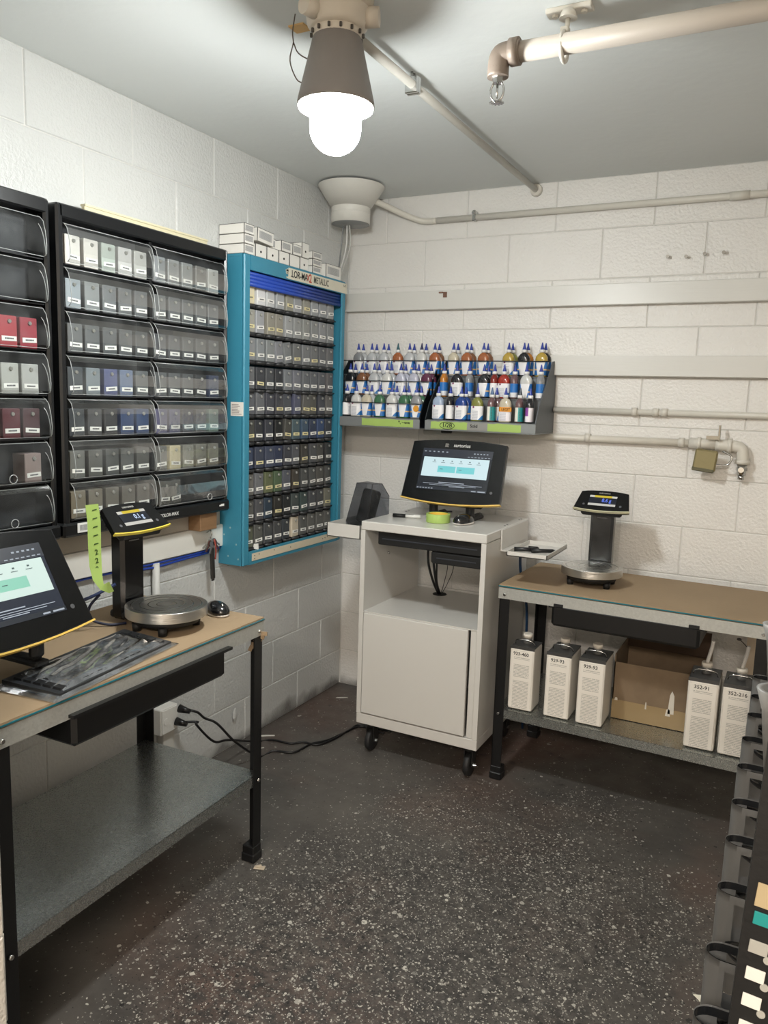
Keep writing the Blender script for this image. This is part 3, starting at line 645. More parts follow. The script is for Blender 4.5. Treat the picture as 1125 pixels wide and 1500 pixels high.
for k in range(7): bb(bm, .068, random.uniform(.095, .116), TY0-.0022, TY0-.0012, 1.411+.006*k, 1.4135+.006*k)
obj('printed_lines', bm, mat('#9a8f8c', .6), stk, True)['kind'] = 'stuff'
bm = BM()
for (x, z) in ((.05, .85), (.09, .90), (.03, .935), (.10, .842), (.06, .965)): cyl(bm, (x, TY0-.0002, z), (x, TY0-.001, z), .004, seg=7)
obj('chipped_paint', bm, mat('#8fb0b6', .6), tc_, True)['kind'] = 'stuff'
BZ = [1.835, 1.7275, 1.620, 1.509, 1.409, 1.302, 1.193, 1.087, .981, .876]
for i, z in enumerate(BZ):
    bm = BM(); bb(bm, .010, .085, TY0+.013, TY1-.013, z-.004, z-.0005)
    for k in range(10): cyl(bm, (.083, -.905+k*.0657, z-.014), (.083, -.905+k*.0657, z-.0005), .024, .028, 10)
    obj('scalloped_shelf', bm, mat('#2b2c2e', .45, name='dark_shelf_plastic'), tc_, True)
BLUE = ['e0d6b6y d9d9d9 c0c2c2 a4a7a9 96958ay 9a9c9f 95948ay 999c9f 94979a 9d9e9e',
 '9c9b92y 9a9ca0 8f8c82y 8e8a80y 989a9b 909292 8e908d 878a8a 8b8d90 828485',
 '85888ay 858a8d 7f8384 83858a 787b7d 6c6e6ey 76787a 6e7071y 66686b 6c6c6d',
 '66686a 3f4145y 4a4c4f 35373a 767a7e 73757c 696c6f 63666a 5f6165 666465',
 '5c5e63 65676b 45464e 44444ay 4b4e55 53566a 5b5a58y 56554fy 44464d 646260',
 '484845y 33353b 3b3d45 232427 4c4b48y 4e5f66y 44566ay 363f55 3e4f72y 3f434c',
 '3d465c 3e4352y 42485a 333a50 3e4048 52545a 3f3e3ay 4c4e51 494947 393a3b',
 '6e6c68 6a6c70 60664cy 52634cy 585b64 403c36y 4a4c4c 494b4b 4e4d4a 4b4b4a',
 '5a5a57 535458 33404e 33322fy 292b2d 48504f 3f4c4b 494b4f 47484a 77766ay',
 '5d6152 595a57 4a4c4e 4e4f50 3c4146 c7bdaa 5b5c5a 62625f 5f5f5c 63625f']
for r, line in enumerate(BLUE):
    for c, h in enumerate(line.split()):
        yt = h.endswith('y'); h = '#'+h[:6]
        y = -.913+c*.0662+random.uniform(-.0045, .0045)
        rl = {(2, 3): .10, (2, 4): .16, (4, 4): .10, (4, 6): -.12, (5, 4): -.14}.get((r, c), random.uniform(-.02, .02))
        chip_box(y, BZ[r]+.001, .098, h, '%s chip box, %s from left in the %s row of the teal cabinet' % (cname(h), ORD[c], ORD[r]) if c < 9 else '%s chip box, rightmost in the %s row of the teal cabinet' % (cname(h), ORD[r]), 'chip boxes in the teal cabinet', tagc='y' if yt else 'w', roll=rl if abs(rl) > .05 else 0, tilt=random.uniform(-.06, .06), sz=1.06, num=True)
bm = BM(); bmesh.ops.create_cone(bm, segments=3, radius1=.016, radius2=.012, depth=.02, matrix=Matrix.Translation((.108, -.875, .8785)), cap_ends=True)
solo('paper_scrap', bm, M_tag, 'crumpled white paper scrap at the bottom left inside the teal cabinet', 'scrap', (.108, -.875, .868))

# white boxes on top of the teal cabinet ------------------------------------------------
M_carton = mat('#e4e2dc', .6, name='white_carton'); M_dark = mat('#3a3836', .7); M_greyp = print_mat('grey_print', '#b5b5b4', '#77787a', 260, .6, 'Z', 'Y', 300)
def carton(y0, y1, z0, z1, x0=.004, x1=.122, kind='dot', label='', roll=0):
    t = thing('carton', label, 'box', ((x0+x1)/2, (y0+y1)/2, z0), 0, 'white cartons on top of the teal cabinet')
    t.rotation_euler = (roll, 0, 0); dx, dy, h = (x1-x0)/2, (y1-y0)/2, z1-z0
    bm = BM(); box(bm, (0, 0, h/2), (2*dx, 2*dy-.001, h-.001), .001); obj('body', bm, M_carton, t)
    bm = BM(); bb(bm, dx-.0005, dx+.0006, -dy, dy, h-.0016, h-.0002); bb(bm, dx-.002, dx+.0006, -dy-.0004, -dy+.0012, 0, h); bb(bm, -dx, dx, -dy-.0006, -dy, h-.0018, h-.0002); obj('edge_gap', bm, M_dark, t)
    bm = BM()
    if kind == 'dot': cyl(bm, (dx, 0, h*.42), (dx+.0012, 0, h*.42), .0045, seg=12); obj('thumb_hole', bm, M_ink, t)
    if kind == 'print': bb(bm, dx, dx+.0008, -dy*.80, dy*.75, h*.25, h*.80); obj('printed_label', bm, M_greyp, t)
Z = TZ1+.001
for k in range(3): carton(-.985, -.925, Z+.0365*k, Z+.0365*(k+1)-.001, kind='print', label='flat white carton, %s of the left stack on the teal cabinet' % ['bottom', 'middle', 'top'][k])
ys = [-.918, -.845, -.765, -.69, -.615, -.545]
for k, lab in enumerate(['first', 'second', 'third', 'fourth', 'fifth']):
    carton(ys[k]+.003, ys[k+1]-.003, Z, Z+.048, kind='dot' if k != 3 else 'plain', label='white carton%s, %s from left in bottom row on teal cabinet' % (' with thumb hole' if k != 3 else ' with plain front', lab))
carton(-.905, -.80, Z+.056, Z+.106, .004, .122, 'print', 'tilted white carton with grey print lying on the bottom row of cartons', roll=-.06)
carton(-.795, -.755, Z+.050, Z+.092, .004, .10, 'print', 'small white carton right of the tilted carton above the teal cabinet')
carton(-.745, -.675, Z+.0495, Z+.090, .004, .122, 'print', 'white carton with grey print above the third carton of the bottom row')
carton(-.665, -.600, Z+.0495, Z+.092, .004, .122, 'print', 'white carton with grey print above the plain fronted carton')
carton(-.598, -.545, Z+.0495, Z+.110, .004, .122, 'dot', 'taller white carton with thumb hole on the right of the upper row')
for k in range(3): carton(-.515, -.445, Z+.030*k, Z+.030*(k+1)-.001, kind='print', label='small white carton, %s of the middle stack on the teal cabinet' % ['bottom', 'middle', 'top'][k])
carton(-.40, -.272, Z, Z+.058, .004, .118, 'print', 'low white printed carton at the right end of the teal cabinet top')
carton(-.435, -.405, Z, Z+.050, .004, .10, 'plain', 'narrow plain white carton left of the rightmost printed carton')

# ================================================================== BOTTLES AND RACKS
def ovalring(bm, w, d, z, n=20, p=2.6):
    out = []
    for k in range(n):
        a = 2*math.pi*k/n; c, s = math.cos(a), math.sin(a)
        out.append(bm.verts.new((w*math.copysign(abs(c)**(2/p), c), d*math.copysign(abs(s)**(2/p), s), z)))
    return out
def oval(bm, prof, n=20, cap=True):
    rs = [ovalring(bm, *pr[:3], n, pr[3] if len(pr) > 3 else 2.6) for pr in prof]
    for a, b in zip(rs, rs[1:]):
        for k in range(n): f = bm.faces.new((a[k], a[(k+1) % n], b[(k+1) % n], b[k])); f.smooth = True
    if cap: bm.faces.new(rs[0][::-1]); bm.faces.new(rs[-1])
def mk(name, bm, m):
    bmesh.ops.recalc_face_normals(bm, faces=bm.faces); me = bpy.data.meshes.new(name); bm.to_mesh(me); bm.free(); me.materials.append(m); return me
q = BM(); oval(q, [(.023, .014, 0), (.0265, .0165, .003), (.0265, .0165, .076), (.0245, .0155, .085), (.017, .012, .096, 2.2), (.0085, .0085, .101, 2), (.0085, .0085, .107, 2)]); bottleM = mk('body', q, mat('#888888', .2))
q = BM(); cyl(q, (0, 0, .1025), (0, 0, .1150), .0115, .0108, 14); capM = mk('cap', q, mat('#e9e9e9', .4))
q = BM(); lathe(q, [(.0086, .115), (.0080, .119), (.0046, .132), (.0028, .143), (.0024, .145)], seg=12); spoutM = mk('spout', q, mat('#2a3f9c', .3))
q = BM()
rs = [[v for v in ovalring(q, .0272, .0172, z)] for z in (.006, .064)]
for k in range(20): f = q.faces.new((rs[0][k], rs[0][(k+1) % 20], rs[1][(k+1) % 20], rs[1][k])); f.smooth = True
lblM = mk('bottle_label', q, label_mat('corner'))
LM = {'c': label_mat('corner'), 'v': label_mat('vee'), 'b': label_mat('blue'), 't': label_mat('teal'), 'p': label_mat('purple'), 'o': label_mat('orange')}
LN = {'c': 'white label', 'v': 'V label', 'b': 'blue label', 't': 'teal label', 'p': 'purple label', 'o': 'orange label'}
TONE = {'clear': '#b9bcbf', 'milky': '#c9cac8', 'cream': '#c4bca8', 'copper': '#a0603c', 'grey': '#8b8d90', 'black': '#222327', 'brown': '#7a5238', 'green': '#3f6b4e', 'plum': '#5e3048',
        'lilac': '#b7b9c9', 'amber': '#b9762a', 'gold': '#b59a45', 'red': '#9c2f24', 'blue': '#1d3f86', 'olive': '#7b7e3e', 'mauve': '#6e5456', 'pale blue': '#9fb0c8', 'darkred': '#7e2a22'}
def bottle(x, y, z, tone, lab, label, rz=0, group='', spout='#2a3f9c'):
    o = bpy.data.objects.new('toner_bottle', None); COL.objects.link(o); o.empty_display_size = .02
    o.location = (x, y, z); o.rotation_euler = (0, 0, rz); tag(o, label, 'bottle', group)
    for me, m in ((bottleM, mat(TONE[tone], .16, name='toner_'+tone.replace(' ', '_'), coat=.4)), (capM, None), (spoutM, mat(spout, .3)), (lblM, LM[lab])):
        c = bpy.data.objects.new(me.name.split('.')[0], me); COL.objects.link(c); c.parent = o
        if m: set_mat(c, m)
    return o
TIERS = [(1.405, -.232), (1.505, -.157), (1.602, -.082)]   # z, y of the front bottles (bottom, middle, top)
def px_x(px, z, y): # x on plane y for image column near that height
    p = at(px, 560, 'y', y); 
    for _ in range(3):
        # refine row so that the point has height z
        lo, hi = 400, 760
        for _i in range(24):
            m_ = (lo+hi)/2; 
            if at(px, m_, 'y', y).z > z: lo = m_
            else: hi = m_
        p = at(px, m_, 'y', y)
    return p.x
TN = ['bottom', 'middle', 'top']
def rack_bottles(tier, lst, rackname):
    z, y = TIERS[tier]; n = len(lst)
    for i, e in enumerate(lst):
        px, tone, lab = e[:3]; side = 's' in (e[3] if len(e) > 3 else ''); back = e[4] if len(e) > 4 else None
        x = px_x(px, z+.05, y); g = 'toner bottles in the %s rack' % rackname
        pos = ORD[i]+' from left'
        bottle(x, y, z, tone, lab, '%s toner bottle with %s, %s, %s tier, %s rack' % (tone, LN[lab], pos, TN[tier], rackname), (math.pi/2+.08 if side else random.uniform(-.06, .06)), g, e[5] if len(e) > 5 else '#2a3f9c')
        if back: bottle(x+.004, y+(.040 if not side else .046), z, back, 'v', '%s toner bottle behind the %s from left, %s tier, %s rack' % (back, ORD[i], TN[tier], rackname), random.uniform(-.06, .06), g)
N = None
rack_bottles(2, [(525, 'grey', 'c', '', 'clear'), (544.5, 'clear', 'c', '', 'clear'), (562, 'clear', 'c', '', 'milky'), (582.6, 'copper', 'c', '', N, '#2c5a66'), (599.6, 'clear', 'v', '', 'clear'), (617.2, 'milky', 'v', '', 'clear', '#2b2b55'), (636.5, 'copper', 'v', '', 'brown')], 'left')
rack_bottles(1, [(513.3, 'black', 'v', '', 'black'), (530, 'brown', 'v', '', 'brown'), (548, 'clear', 'c', '', 'clear'), (566.5, 'milky', 'v', '', 'clear'), (587, 'lilac', 'c', '', 'lilac'), (606, 'lilac', 'v', '', 'milky'), (624.5, 'plum', 'v', '', 'plum')], 'left')
rack_bottles(0, [(508.5, 'black', 'c', 's'), (522, 'milky', 'c'), (537, 'cream', 'v', '', 'clear'), (556, 'green', 'v', '', N), (573.8, 'milky', 'c', '', 'clear'), (591.5, 'green', 'v', '', 'green'), (610, 'grey', 'v', '', 'green')], 'left')
rack_bottles(2, [(664, 'cream', 'v', '', 'clear'), (683.5, 'copper', 'v', '', 'brown'), (708, 'copper', 'v', '', 'brown'), (744.5, 'gold', 'c', '', 'olive'), (767, 'black', 'v', '', 'amber'), (793, 'gold', 'v', '', 'black')], 'right')
rack_bottles(1, [(650.5, 'amber', 'b', 's'), (669, 'black', 'c'), (687.5, 'grey', 'b', 's'), (708.5, 'black', 'v', '', 'black'), (724, 'darkred', 'c', 's'), (738, 'red', 'c'), (753.5, 'mauve', 'b', 's'), (770.5, 'milky', 'v'), (791.5, 'grey', 'b', 's')], 'right')
rack_bottles(0, [(642, 'pale blue', 'c'), (659.5, 'black', 'c', 's'), (675.5, 'blue', 'c', '', 'blue'), (699, 'olive', 'c'), (720, 'mauve', 't', 's', 'mauve', '#3f5f88'), (740, 'cream', 'o'), (761, 'mauve', 't', 's', N, '#333b44'), (776, 'black', 'p', 's')], 'right')
bm = BM(); box(bm, (at(741, 600, 'y', -.2505).x, -.2512, 1.459), (.048, .0012, .017), .0)
cl = solo('tape_label', bm, mat('#e59a30', .6), 'orange tape label with handwriting on a bottle in the right rack', 'tape', (at(741, 600, 'y', -.2505).x, -.2512, 1.459))
text('handwriting', 'LEGIT', .015, M_ink, cl, facing_y((0, -.0008, 0)))
bm = BM(); cyl(bm, (at(609.5, 590, 'y', -.251).x, -.2500, 1.449), (at(609.5, 590, 'y', -.251).x, -.2516, 1.449), .014, seg=14)
solo('orange_sticker', bm, mat('#d9962e', .6), 'round orange sticker on a bottle in the left rack', 'sticker', (at(609.5, 590, 'y', -.251).x, -.251, 1.449))
def rack(x0, x1, label, wires, black_left, rightmat, nm):
    t = thing('bottle_rack', label, 'rack', ((x0+x1)/2, -.14, 1.365))
    xf = .130 if nm == 'l' else x0+.004
    prof = [(0.0, 1.365), (-.236, 1.365), (-.236, 1.47), (-.06, 1.668), (0, 1.675)] if nm == 'l' else [(0.0, 1.365), (-.262, 1.365), (-.268, 1.405), (-.235, 1.47), (-.06, 1.668), (0, 1.675)]   # y,z of the end panels
    def end(x, m, th=.004, prof=prof):
        q = BM(); M = basis((0, 1, 0), (0, 0, 1), (1, 0, 0), (x, 0, 0)); prism(q, prof, M, th); o = obj('end_panel', q, m, t, True); return o
    end(x0, mat('#20262a', .4)); end(x1-.004, rightmat, .004, [(0.0, 1.365), (-.262, 1.365), (-.268, 1.405), (-.235, 1.47), (-.06, 1.668), (0, 1.675)])
    q = BM()
    for z, y in TIERS: bb(q, xf if y < -.2 else x0+.004, x1-.004, y-.024, y+.062, z-.004, z-.0006)
    for (z, y), zn in zip(TIERS, (1.505, 1.602)): bb(q, x0+.004, x1-.004, y+.0585, y+.0605, z, zn-.004)
    bb(q, x0+.004, x1-.004, -.004, -.001, 1.37, 1.66); obj('stepped_shelf', q, mat('#6f7375', .45, metal=.3), t, True)
    q = BM(); bb(q, xf-.004, x1, -.268, -.263, 1.362, 1.402, .001); bb(q, xf-.004, x1, -.268, -.0, 1.360, 1.364); obj('front_lip', q, mat('#8a8e8f', .45, metal=.3, var=.1), t, True)
    for tier in wires:
        z, y = TIERS[tier]; q = BM(); tube(q, [((xf if y < -.2 else x0)+.003, y-.022, z+.064), ((xf if y < -.2 else x0)+.003, y-.026, z+.064), (x1-.003, y-.026, z+.064), (x1-.003, y-.022, z+.064)], .0022, 6); obj('wire_rail', q, mat('#2c3236', .35, metal=.5), t, True)
    return t
r1 = rack(-.0+.045, .535, 'left rack of toner bottles with a green taped lip', (0, 1, 2), True, mat('#101418', .4), 'l')
r2 = rack(.560, 1.060, 'right rack of toner bottles with grey end panel and handwritten tape', (2,), True, mat('#62666a', .5, bump=.3, bscale=12, metal=.3), 'r')
def lip_tape(t, xa, xb, nm='green_tape', m=M_green):
    q = BM(); n = 10
    A = [(xa+(xb-xa)*i/n, -.2692-.0006*random.random(), 1.366+random.uniform(-.001, .001)) for i in range(n+1)]
    Bt = [(xa+(xb-xa)*i/n, -.2692-.0006*random.random(), 1.398+random.uniform(-.002, .002)) for i in range(n+1)]
    va = [q.verts.new(v) for v in A]; vb = [q.verts.new(v) for v in Bt]
    for i in range(n): q.faces.new((va[i], va[i+1], vb[i+1], vb[i]))
    return obj(nm, q, m, t, True)
def pxx(px): return px_x(px, 1.38, -.269)
lip_tape(r1, pxx(530), pxx(605)); lip_tape(r2, pxx(631), pxx(685)); lip_tape(r2, pxx(684), pxx(714), 'grey_tape', mat('#8d8d8a', .6)); lip_tape(r2, pxx(714), pxx(763))
q = text('handwriting', '*, ~ww', .020, M_ink, r1, Matrix.Translation(-wpos(r1)) @ facing_y((pxx(592), -.2705, 1.386)))
text('handwriting', '1/2B', .026, M_ink, r2, Matrix.Translation(-wpos(r2)) @ facing_y((pxx(655), -.2705, 1.382)))
q = BM(); c0 = (pxx(655), 1.382); tube(q, [(c0[0]+.034*math.cos(a*math.pi/10), -.2705, c0[1]+.015*math.sin(a*math.pi/10)) for a in range(21)], .0012, 5); obj('drawn_ring', q, M_ink, r2, True)
text('handwriting', 'Sold', .020, M_ink, r2, Matrix.Translation(-wpos(r2)) @ facing_y((pxx(694), -.2705, 1.384)))
# knob and hook under the racks
bm = BM(); p = at(655, 631, 'y', -.10); cyl(bm, (p.x-.02, -.10, p.z+.002), (p.x+.02, -.10, p.z+.002), .015, .013, 14); cyl(bm, (p.x, -.10, p.z), (p.x, -.10, 1.359), .006, seg=8); box(bm, (p.x-.022, -.10, p.z), (.010, .024, .024), .004)
solo('clamp_knob', bm, mat('#2c2b2a', .5), 'small black clamp knob under the right bottle rack', 'knob', (p.x, -.10, p.z))

# ================================================================== LAB INSTRUMENTS: SCALES AND MONITORS
def plate_poly(wb, wt, h, bt, bbm, n=9):
    """outline with bowed top and bottom: bottom width wb, top width wt"""
    pts = []
    for i in range(n): s = -1+2*i/(n-1); pts.append((s*wb/2, -bbm*(1-s*s)))
    for i in range(n): s = 1-2*i/(n-1); pts.append((s*wt/2, h+bt*(1-s*s)))
    return pts
def panel(M, rects, parent, base=.001):
    for i, (nm, x0, x1, y0, y1, col, em) in enumerate(rects):
        bm = BM(); prism(bm, [(x0, y0), (x1, y0), (x1, y1), (x0, y1)], M @ Matrix.Translation((0, 0, base+.0003*i)), .0003)
        obj(nm, bm, mat(col, .35, emit=em) if em else mat(col, .4), parent)
def monitor(loc, rz, tilt, label, brand, scale=1.0, cream='#d8e6e2', tile='#8fd8c0', tcol='#2d3138'):
    t = thing('touch_monitor', label, 'monitor', loc, rz)
    # local: front looks to -Y, plate bottom edge at z=zb
    zb, yb = .085, -.055
    M = Matrix.Translation((0, yb, zb)) @ Matrix.Rotation(-tilt, 4, 'X') @ basis((1, 0, 0), (0, 0, 1), (0, -1, 0), (0, 0, 0))
    bm = BM(); prism(bm, plate_poly(.445, .425, .252, .013, .017), M @ Matrix.Translation((0, 0, -.022)), .022); bmesh.ops.bevel(bm, geom=bm.edges[:], offset=.0015, segments=1, affect='EDGES'); obj('housing', bm, mat('#0d0e11', .3, name='graphite_plastic'), t)
    bm = BM(); poly = plate_poly(.449, .449, .006, 0, .017); prism(bm, [(x, y-.004) for x, y in poly[:9]]+[(x, y2+.0005) for (x, y2) in poly[:9]][::-1], M @ Matrix.Translation((0, 0, -.018)), .021); obj('yellow_trim', bm, mat('#dcb858', .4, name='yellow_trim_plastic'), t)
    bm = BM(); prism(bm, plate_poly(.437, .417, .246, .013, .015), M @ Matrix.Translation((0, .003, 0)), .0012); obj('bezel_glass', bm, M_blackg, t)
    sx, sy0, sy1 = .158, .040, .222
    sc = BM(); prism(sc, [(-sx, sy0), (sx, sy0), (sx, sy1), (-sx, sy1)], M, .0018); scr = obj('screen', sc, mat(tcol, .25, emit=.55, name='screen_dark_'+tcol[1:]), t)
    rc = [('window', -.148, .148, .098, .184, cream, .95), ('tile_button', -.076, .004, .118, .146, tile, .85), ('tile_button', .010, .090, .118, .146, tile, .85),
          ('toolbar', -sx, sx, .186, sy1, '#3c4352', .35), ('task_bar', -sx, sx, sy0, .052, '#343c48', .4)]
    panel(M, rc, scr, .0019)
    bm = BM()
    def bar(x0, x1, y, h=.002): prism(bm, [(x0, y), (x1, y), (x1, y+h), (x0, y+h)], M @ Matrix.Translation((0, 0, .0036)), .0003)
    bar(-.060, .055, .072, .0028); bar(-.130, .135, .066, .0016); bar(-.1, .11, .0605, .0016); bar(-.01, .06, .056, .0022)
    for k in range(7): bar(.05+.015*k, .05+.015*k+.009, .190, .0025)
    for k in range(5): bar(.075+.014*k, .075+.014*k+.007, .205, .004)
    for k in range(6): bar(-.15+.02*k, -.15+.02*k+.008, .206, .004)
    for k in range(6): bar(-.154+.013*k, -.154+.013*k+.007, .043, .004)
    bar(.12, .152, .043, .004); bar(.092, .112, .043, .004)
    obj('screen_text', bm, mat('#b9c3cf', .4, emit=.8), scr)['kind'] = 'stuff'
    bm = BM()
    for k in range(6): bar(-.105+.04*k, -.105+.04*k+.018, .160, .0016); bar(-.099+.04*k, -.099+.04*k+.006, .167, .004)
    bar(-.066, -.052, .131, .002); bar(.02, .034, .131, .002)
    obj('window_text', bm, mat('#5e7a80', .4, emit=.25), scr)['kind'] = 'stuff'
    if brand:
        text('lettering', brand, .021, mat('#c9c9c6', .5), t, M @ Matrix.Translation((.015, .240, .0016)))
        bm = BM()
        for k in range(4): prism(bm, [(-.062, .232+.0042*k), (-.045-.003*(k % 2), .232+.0042*k), (-.045-.003*(k % 2), .2345+.0042*k), (-.062, .2345+.0042*k)], M @ Matrix.Translation((0, 0, .0014)), .0004)
        obj('logo_mark', bm, mat('#8c8a84', .5), t)
    bm = BM(); prism(bm, [(.006*math.cos(a*math.pi/6)+.178, .006*math.sin(a*math.pi/6)+.045) for a in range(12)], M, .002); obj('power_button', bm, mat('#4a4b4e', .4), t)
    bm = BM(); box(bm, (0, .02, .115), (.26, .045, .13), .01, rot=Matrix.Rotation(-tilt, 4, 'X')); obj('rear_housing', bm, M_blackm, t)
    for s in (-1, 1):
        bm = BM(); tube(bm, [(s*.083, .02, .10), (s*.083, -.015, .055), (s*.083, -.005, .014), (s*.083, .10, .010)], .014, 8, 4); box(bm, (s*.083, -.018, .05), (.036, .022, .062), .006); box(bm, (s*.083, .03, .007), (.04, .14, .014), .004); obj('stand_foot', bm, M_blackm, t)
    return t
monitor((.752, -.365, .993), 0, R(22), 'black touch monitor with lettering on the white cart, screen lit', 'sartorius', cream='#d3ecf2', tile='#7fdde2', tcol='#2e333b')
monitor((.435, -2.285, .806+.03), R(90), R(31), 'black touch monitor at the left edge on the left workbench', 'sartorius', cream='#d9eee6', tile='#9adfc6', tcol='#3a4150')

def scale_(loc, rz, label, reading, wrapped=False):
    t = thing('lab_scale', label, 'scale', loc, rz)
    bm = BM(); lathe(bm, [(.075, .018), (.092, .022), (.10, .040), (.03, .044)], seg=32); bb(bm, -.045, .045, .05, .185, .014, .036, .006); obj('base', bm, M_blackm, t)
    for a in (35, 145, 215, 325):
        bm = BM(); x, y = .085*math.cos(R(a)), .085*math.sin(R(a)); cyl(bm, (x, y, 0), (x, y, .024), .012, .014, 12); obj('foot', bm, M_blackm, t)
    bm = BM(); lathe(bm, [(.108, .0415), (.1155, .0418), (.1165, .0428), (.1165, .0432), (.1165, .0702), (.1165, .0706), (.1157, .0714), (.1150, .0715), (.02, .0715)], seg=64)
    pn = obj('pan', bm, M_steel, t)
    bm = BM()
    for r_ in (.028, .052, .076, .100): lathe(bm, [(r_-.0016, .0716), (r_, .0724), (r_+.0016, .0716)], seg=48, closed=False)
    obj('pan_ring', bm, M_chrome, pn)
    bm = BM(); bb(bm, -.046, .046, .125, .178, .010, .292, .010); obj('column', bm, M_blackg, t)
    bm = BM(); bb(bm, -.020, .020, .1235, .1252, .245, .248); obj('column_slot', bm, mat('#6a6a6c', .4), t)
    bm = BM(); box(bm, (0, .125, .285), (.16, .08, .03), .008, rot=Matrix.Rotation(R(30), 4, 'X')); obj('head_neck', bm, M_blackm, t)
    M = Matrix.Translation((0, .085, .285)) @ Matrix.Rotation(-R(48), 4, 'X') @ basis((1, 0, 0), (0, 0, 1), (0, -1, 0), (0, 0, 0))
    bm = BM(); prism(bm, plate_poly(.218, .186, .092, .008, .008), M @ Matrix.Translation((0, 0, -.018)), .018); bmesh.ops.bevel(bm, geom=bm.edges[:], offset=.0015, segments=1, affect='EDGES'); hd = obj('display_head', bm, mat('#0a0b0d', .25), t)
    bm = BM(); pp = plate_poly(.221, .19, .01, 0, .008); prism(bm, [(x, y-.0022) for x, y in pp[:9]]+[(x, y+.0015) for x, y in pp[:9]][::-1], M @ Matrix.Translation((0, 0, -.010)), .011); obj('yellow_trim', bm, mat('#d9c64a' if not wrapped else '#c9c6a8', .4), t)
    panel(M, [('screen', -.055, .052, .022, .072, '#2b3140', .4), ('title_bar', -.055, .052, .062, .072, '#e8e6dc', .7), ('yellow_bar', -.036, .032, .062, .072, '#e8cf3c', .75), ('button_row', -.055, .052, .018, .029, '#e4e2da', .7)], hd, .0006)
    text('reading', reading, .024, mat('#cfe2ff' if not wrapped else '#6f8cff', .4, emit=.9), hd, M @ Matrix.Translation((.014, .046, .0022)), xs=.8)
    text('lettering', 'SARTORIUS', .0085, mat('#a5a5a2', .5), hd, M @ Matrix.Translation((0, .085, .0006)))
    for s in (-1, 1):
        bm = BM(); prism(bm, [(.005*math.cos(a*math.pi/6)+s*.072, .005*math.sin(a*math.pi/6)+.022) for a in range(12)], M, .001); obj('touch_button', bm, mat('#55565a', .4), hd)
    return t
sL = scale_((.425, -1.735, .806), R(90), 'black laboratory scale with round steel pan on the left workbench', '0.1 g')
sR = scale_((1.352, -.385, .796), 0, 'black laboratory scale with plastic sheeting on the right workbench', '8.6 g', True)
# clear plastic sheet around the right scale's column
bm = BM(); pts = [(-.052, .10), (.058, .10), (.068, .13), (.066, .175)]
for (xa, ya), (xb, yb) in zip(pts, pts[1:]):
    vs = [bm.verts.new(v) for v in ((xa, ya, .075), (xb, yb, .075), (xb, yb, .275), (xa, ya, .275))]; bm.faces.new(vs)
obj('plastic_sheeting', bm, clear('protective_film', (.90, .90, .89, 1), .08, .12, .04), sR)
# ================================================================== WORKBENCHES
def bench(x0, x1, y0, y1, top, shelf, front, label, dr, nm):
    """axis aligned in local frame: local X = length, local Y = depth, front at y=0 facing -Y"""
    t = thing('workbench', label, 'workbench', *front)
    L, D, H_ = x1, y1, top
    lw = .040
    for lx in (0, L-lw):
        for ly in (0, D-lw):
            q = BM(); bb(q, lx, lx+lw, ly, ly+.004 if ly == 0 else ly+lw, 0, H_-.018) if False else None
            yy = (ly, ly+.004) if ly == 0 else (ly+lw-.004, ly+lw); xx = (lx, lx+.004) if lx == 0 else (lx+lw-.004, lx+lw)
            bb(q, lx, lx+lw, yy[0], yy[1], .03, H_-.018); bb(q, xx[0], xx[1], ly, ly+lw, .03, H_-.018)
            box(q, (lx+lw/2, ly+lw/2, .015), (lw+.010, lw+.010, .030), .004); box(q, (lx+lw/2, ly+lw/2, .04), (lw+.004, lw+.004, .03), .003)
            lg = obj('leg', q, M_black, t)
            if ly == 0:
                for zz in (shelf-.018, H_-.040):
                    q = BM(); cyl(q, (lx+lw/2, -.002, zz), (lx+lw/2, -.0085, zz), .0075, .0045, 12); obj('bolt', q, M_chrome, lg)
    q = BM(); bb(q, -.004, L+.004, -.0035, 0, H_-.056, H_-.013); bb(q, -.004, -.0005, 0, D, H_-.056, H_-.013); bb(q, L+.0005, L+.004, 0, D, H_-.056, H_-.013); bb(q, -.004, L+.004, D, D+.003, H_-.056, H_-.013); obj('steel_apron', q, M_galv, t)
    q = BM(); bb(q, -.003, L+.003, -.002, D, H_-.018, H_-.010); obj('top_board', q, mat('#7d6a52', .7, var=.2), t)
    q = BM(); bb(q, -.005, L+.005, -.006, D, H_-.010, H_-.005, .001); obj('glass_sheet', q, M_glass, t)
    q = BM(); n = 24
    for k in range(n): a = k/n; bb(q, -.002+(L+.004)*a, -.002+(L+.004)*(a+1/n), -.004-random.uniform(0, .0015), D, H_-.005, H_)
    bmesh.ops.remove_doubles(q, verts=q.verts, dist=.0001)
    obj('cardboard_cover', q, M_cardboard, t)
    q = BM(); bb(q, .004, L-.004, .004, D-.004, shelf-.002, shelf, 0); bb(q, .003, L-.003, .004, .006, shelf-.036, shelf); bb(q, .003, L-.003, D-.006, D-.004, shelf-.036, shelf); obj('lower_shelf', q, M_shelf, t)
    a, b = dr
    q = BM(); bb(q, a+.012, b-.012, -.006, D-.10, H_-.130, H_-.048, .010); obj('drawer_box', q, mat('#07080a', .42), t)
    if nm == 'r':
        for xx in (a+.02, b-.05):
            q = BM(); bb(q, xx, xx+.035, -.008, -.003, H_-.056, H_-.044, .001); obj('drawer_tab', q, M_blackm, t)
    q = BM(); bb(q, a, b, -.020 if nm == 'l' else -.0025, -.003 if nm == 'l' else .02, H_-.062 if nm == 'r' else H_-.052, H_-.057 if nm == 'r' else H_-.044); obj('drawer_lip', q, mat('#0d0e10', .4), t)
    return t
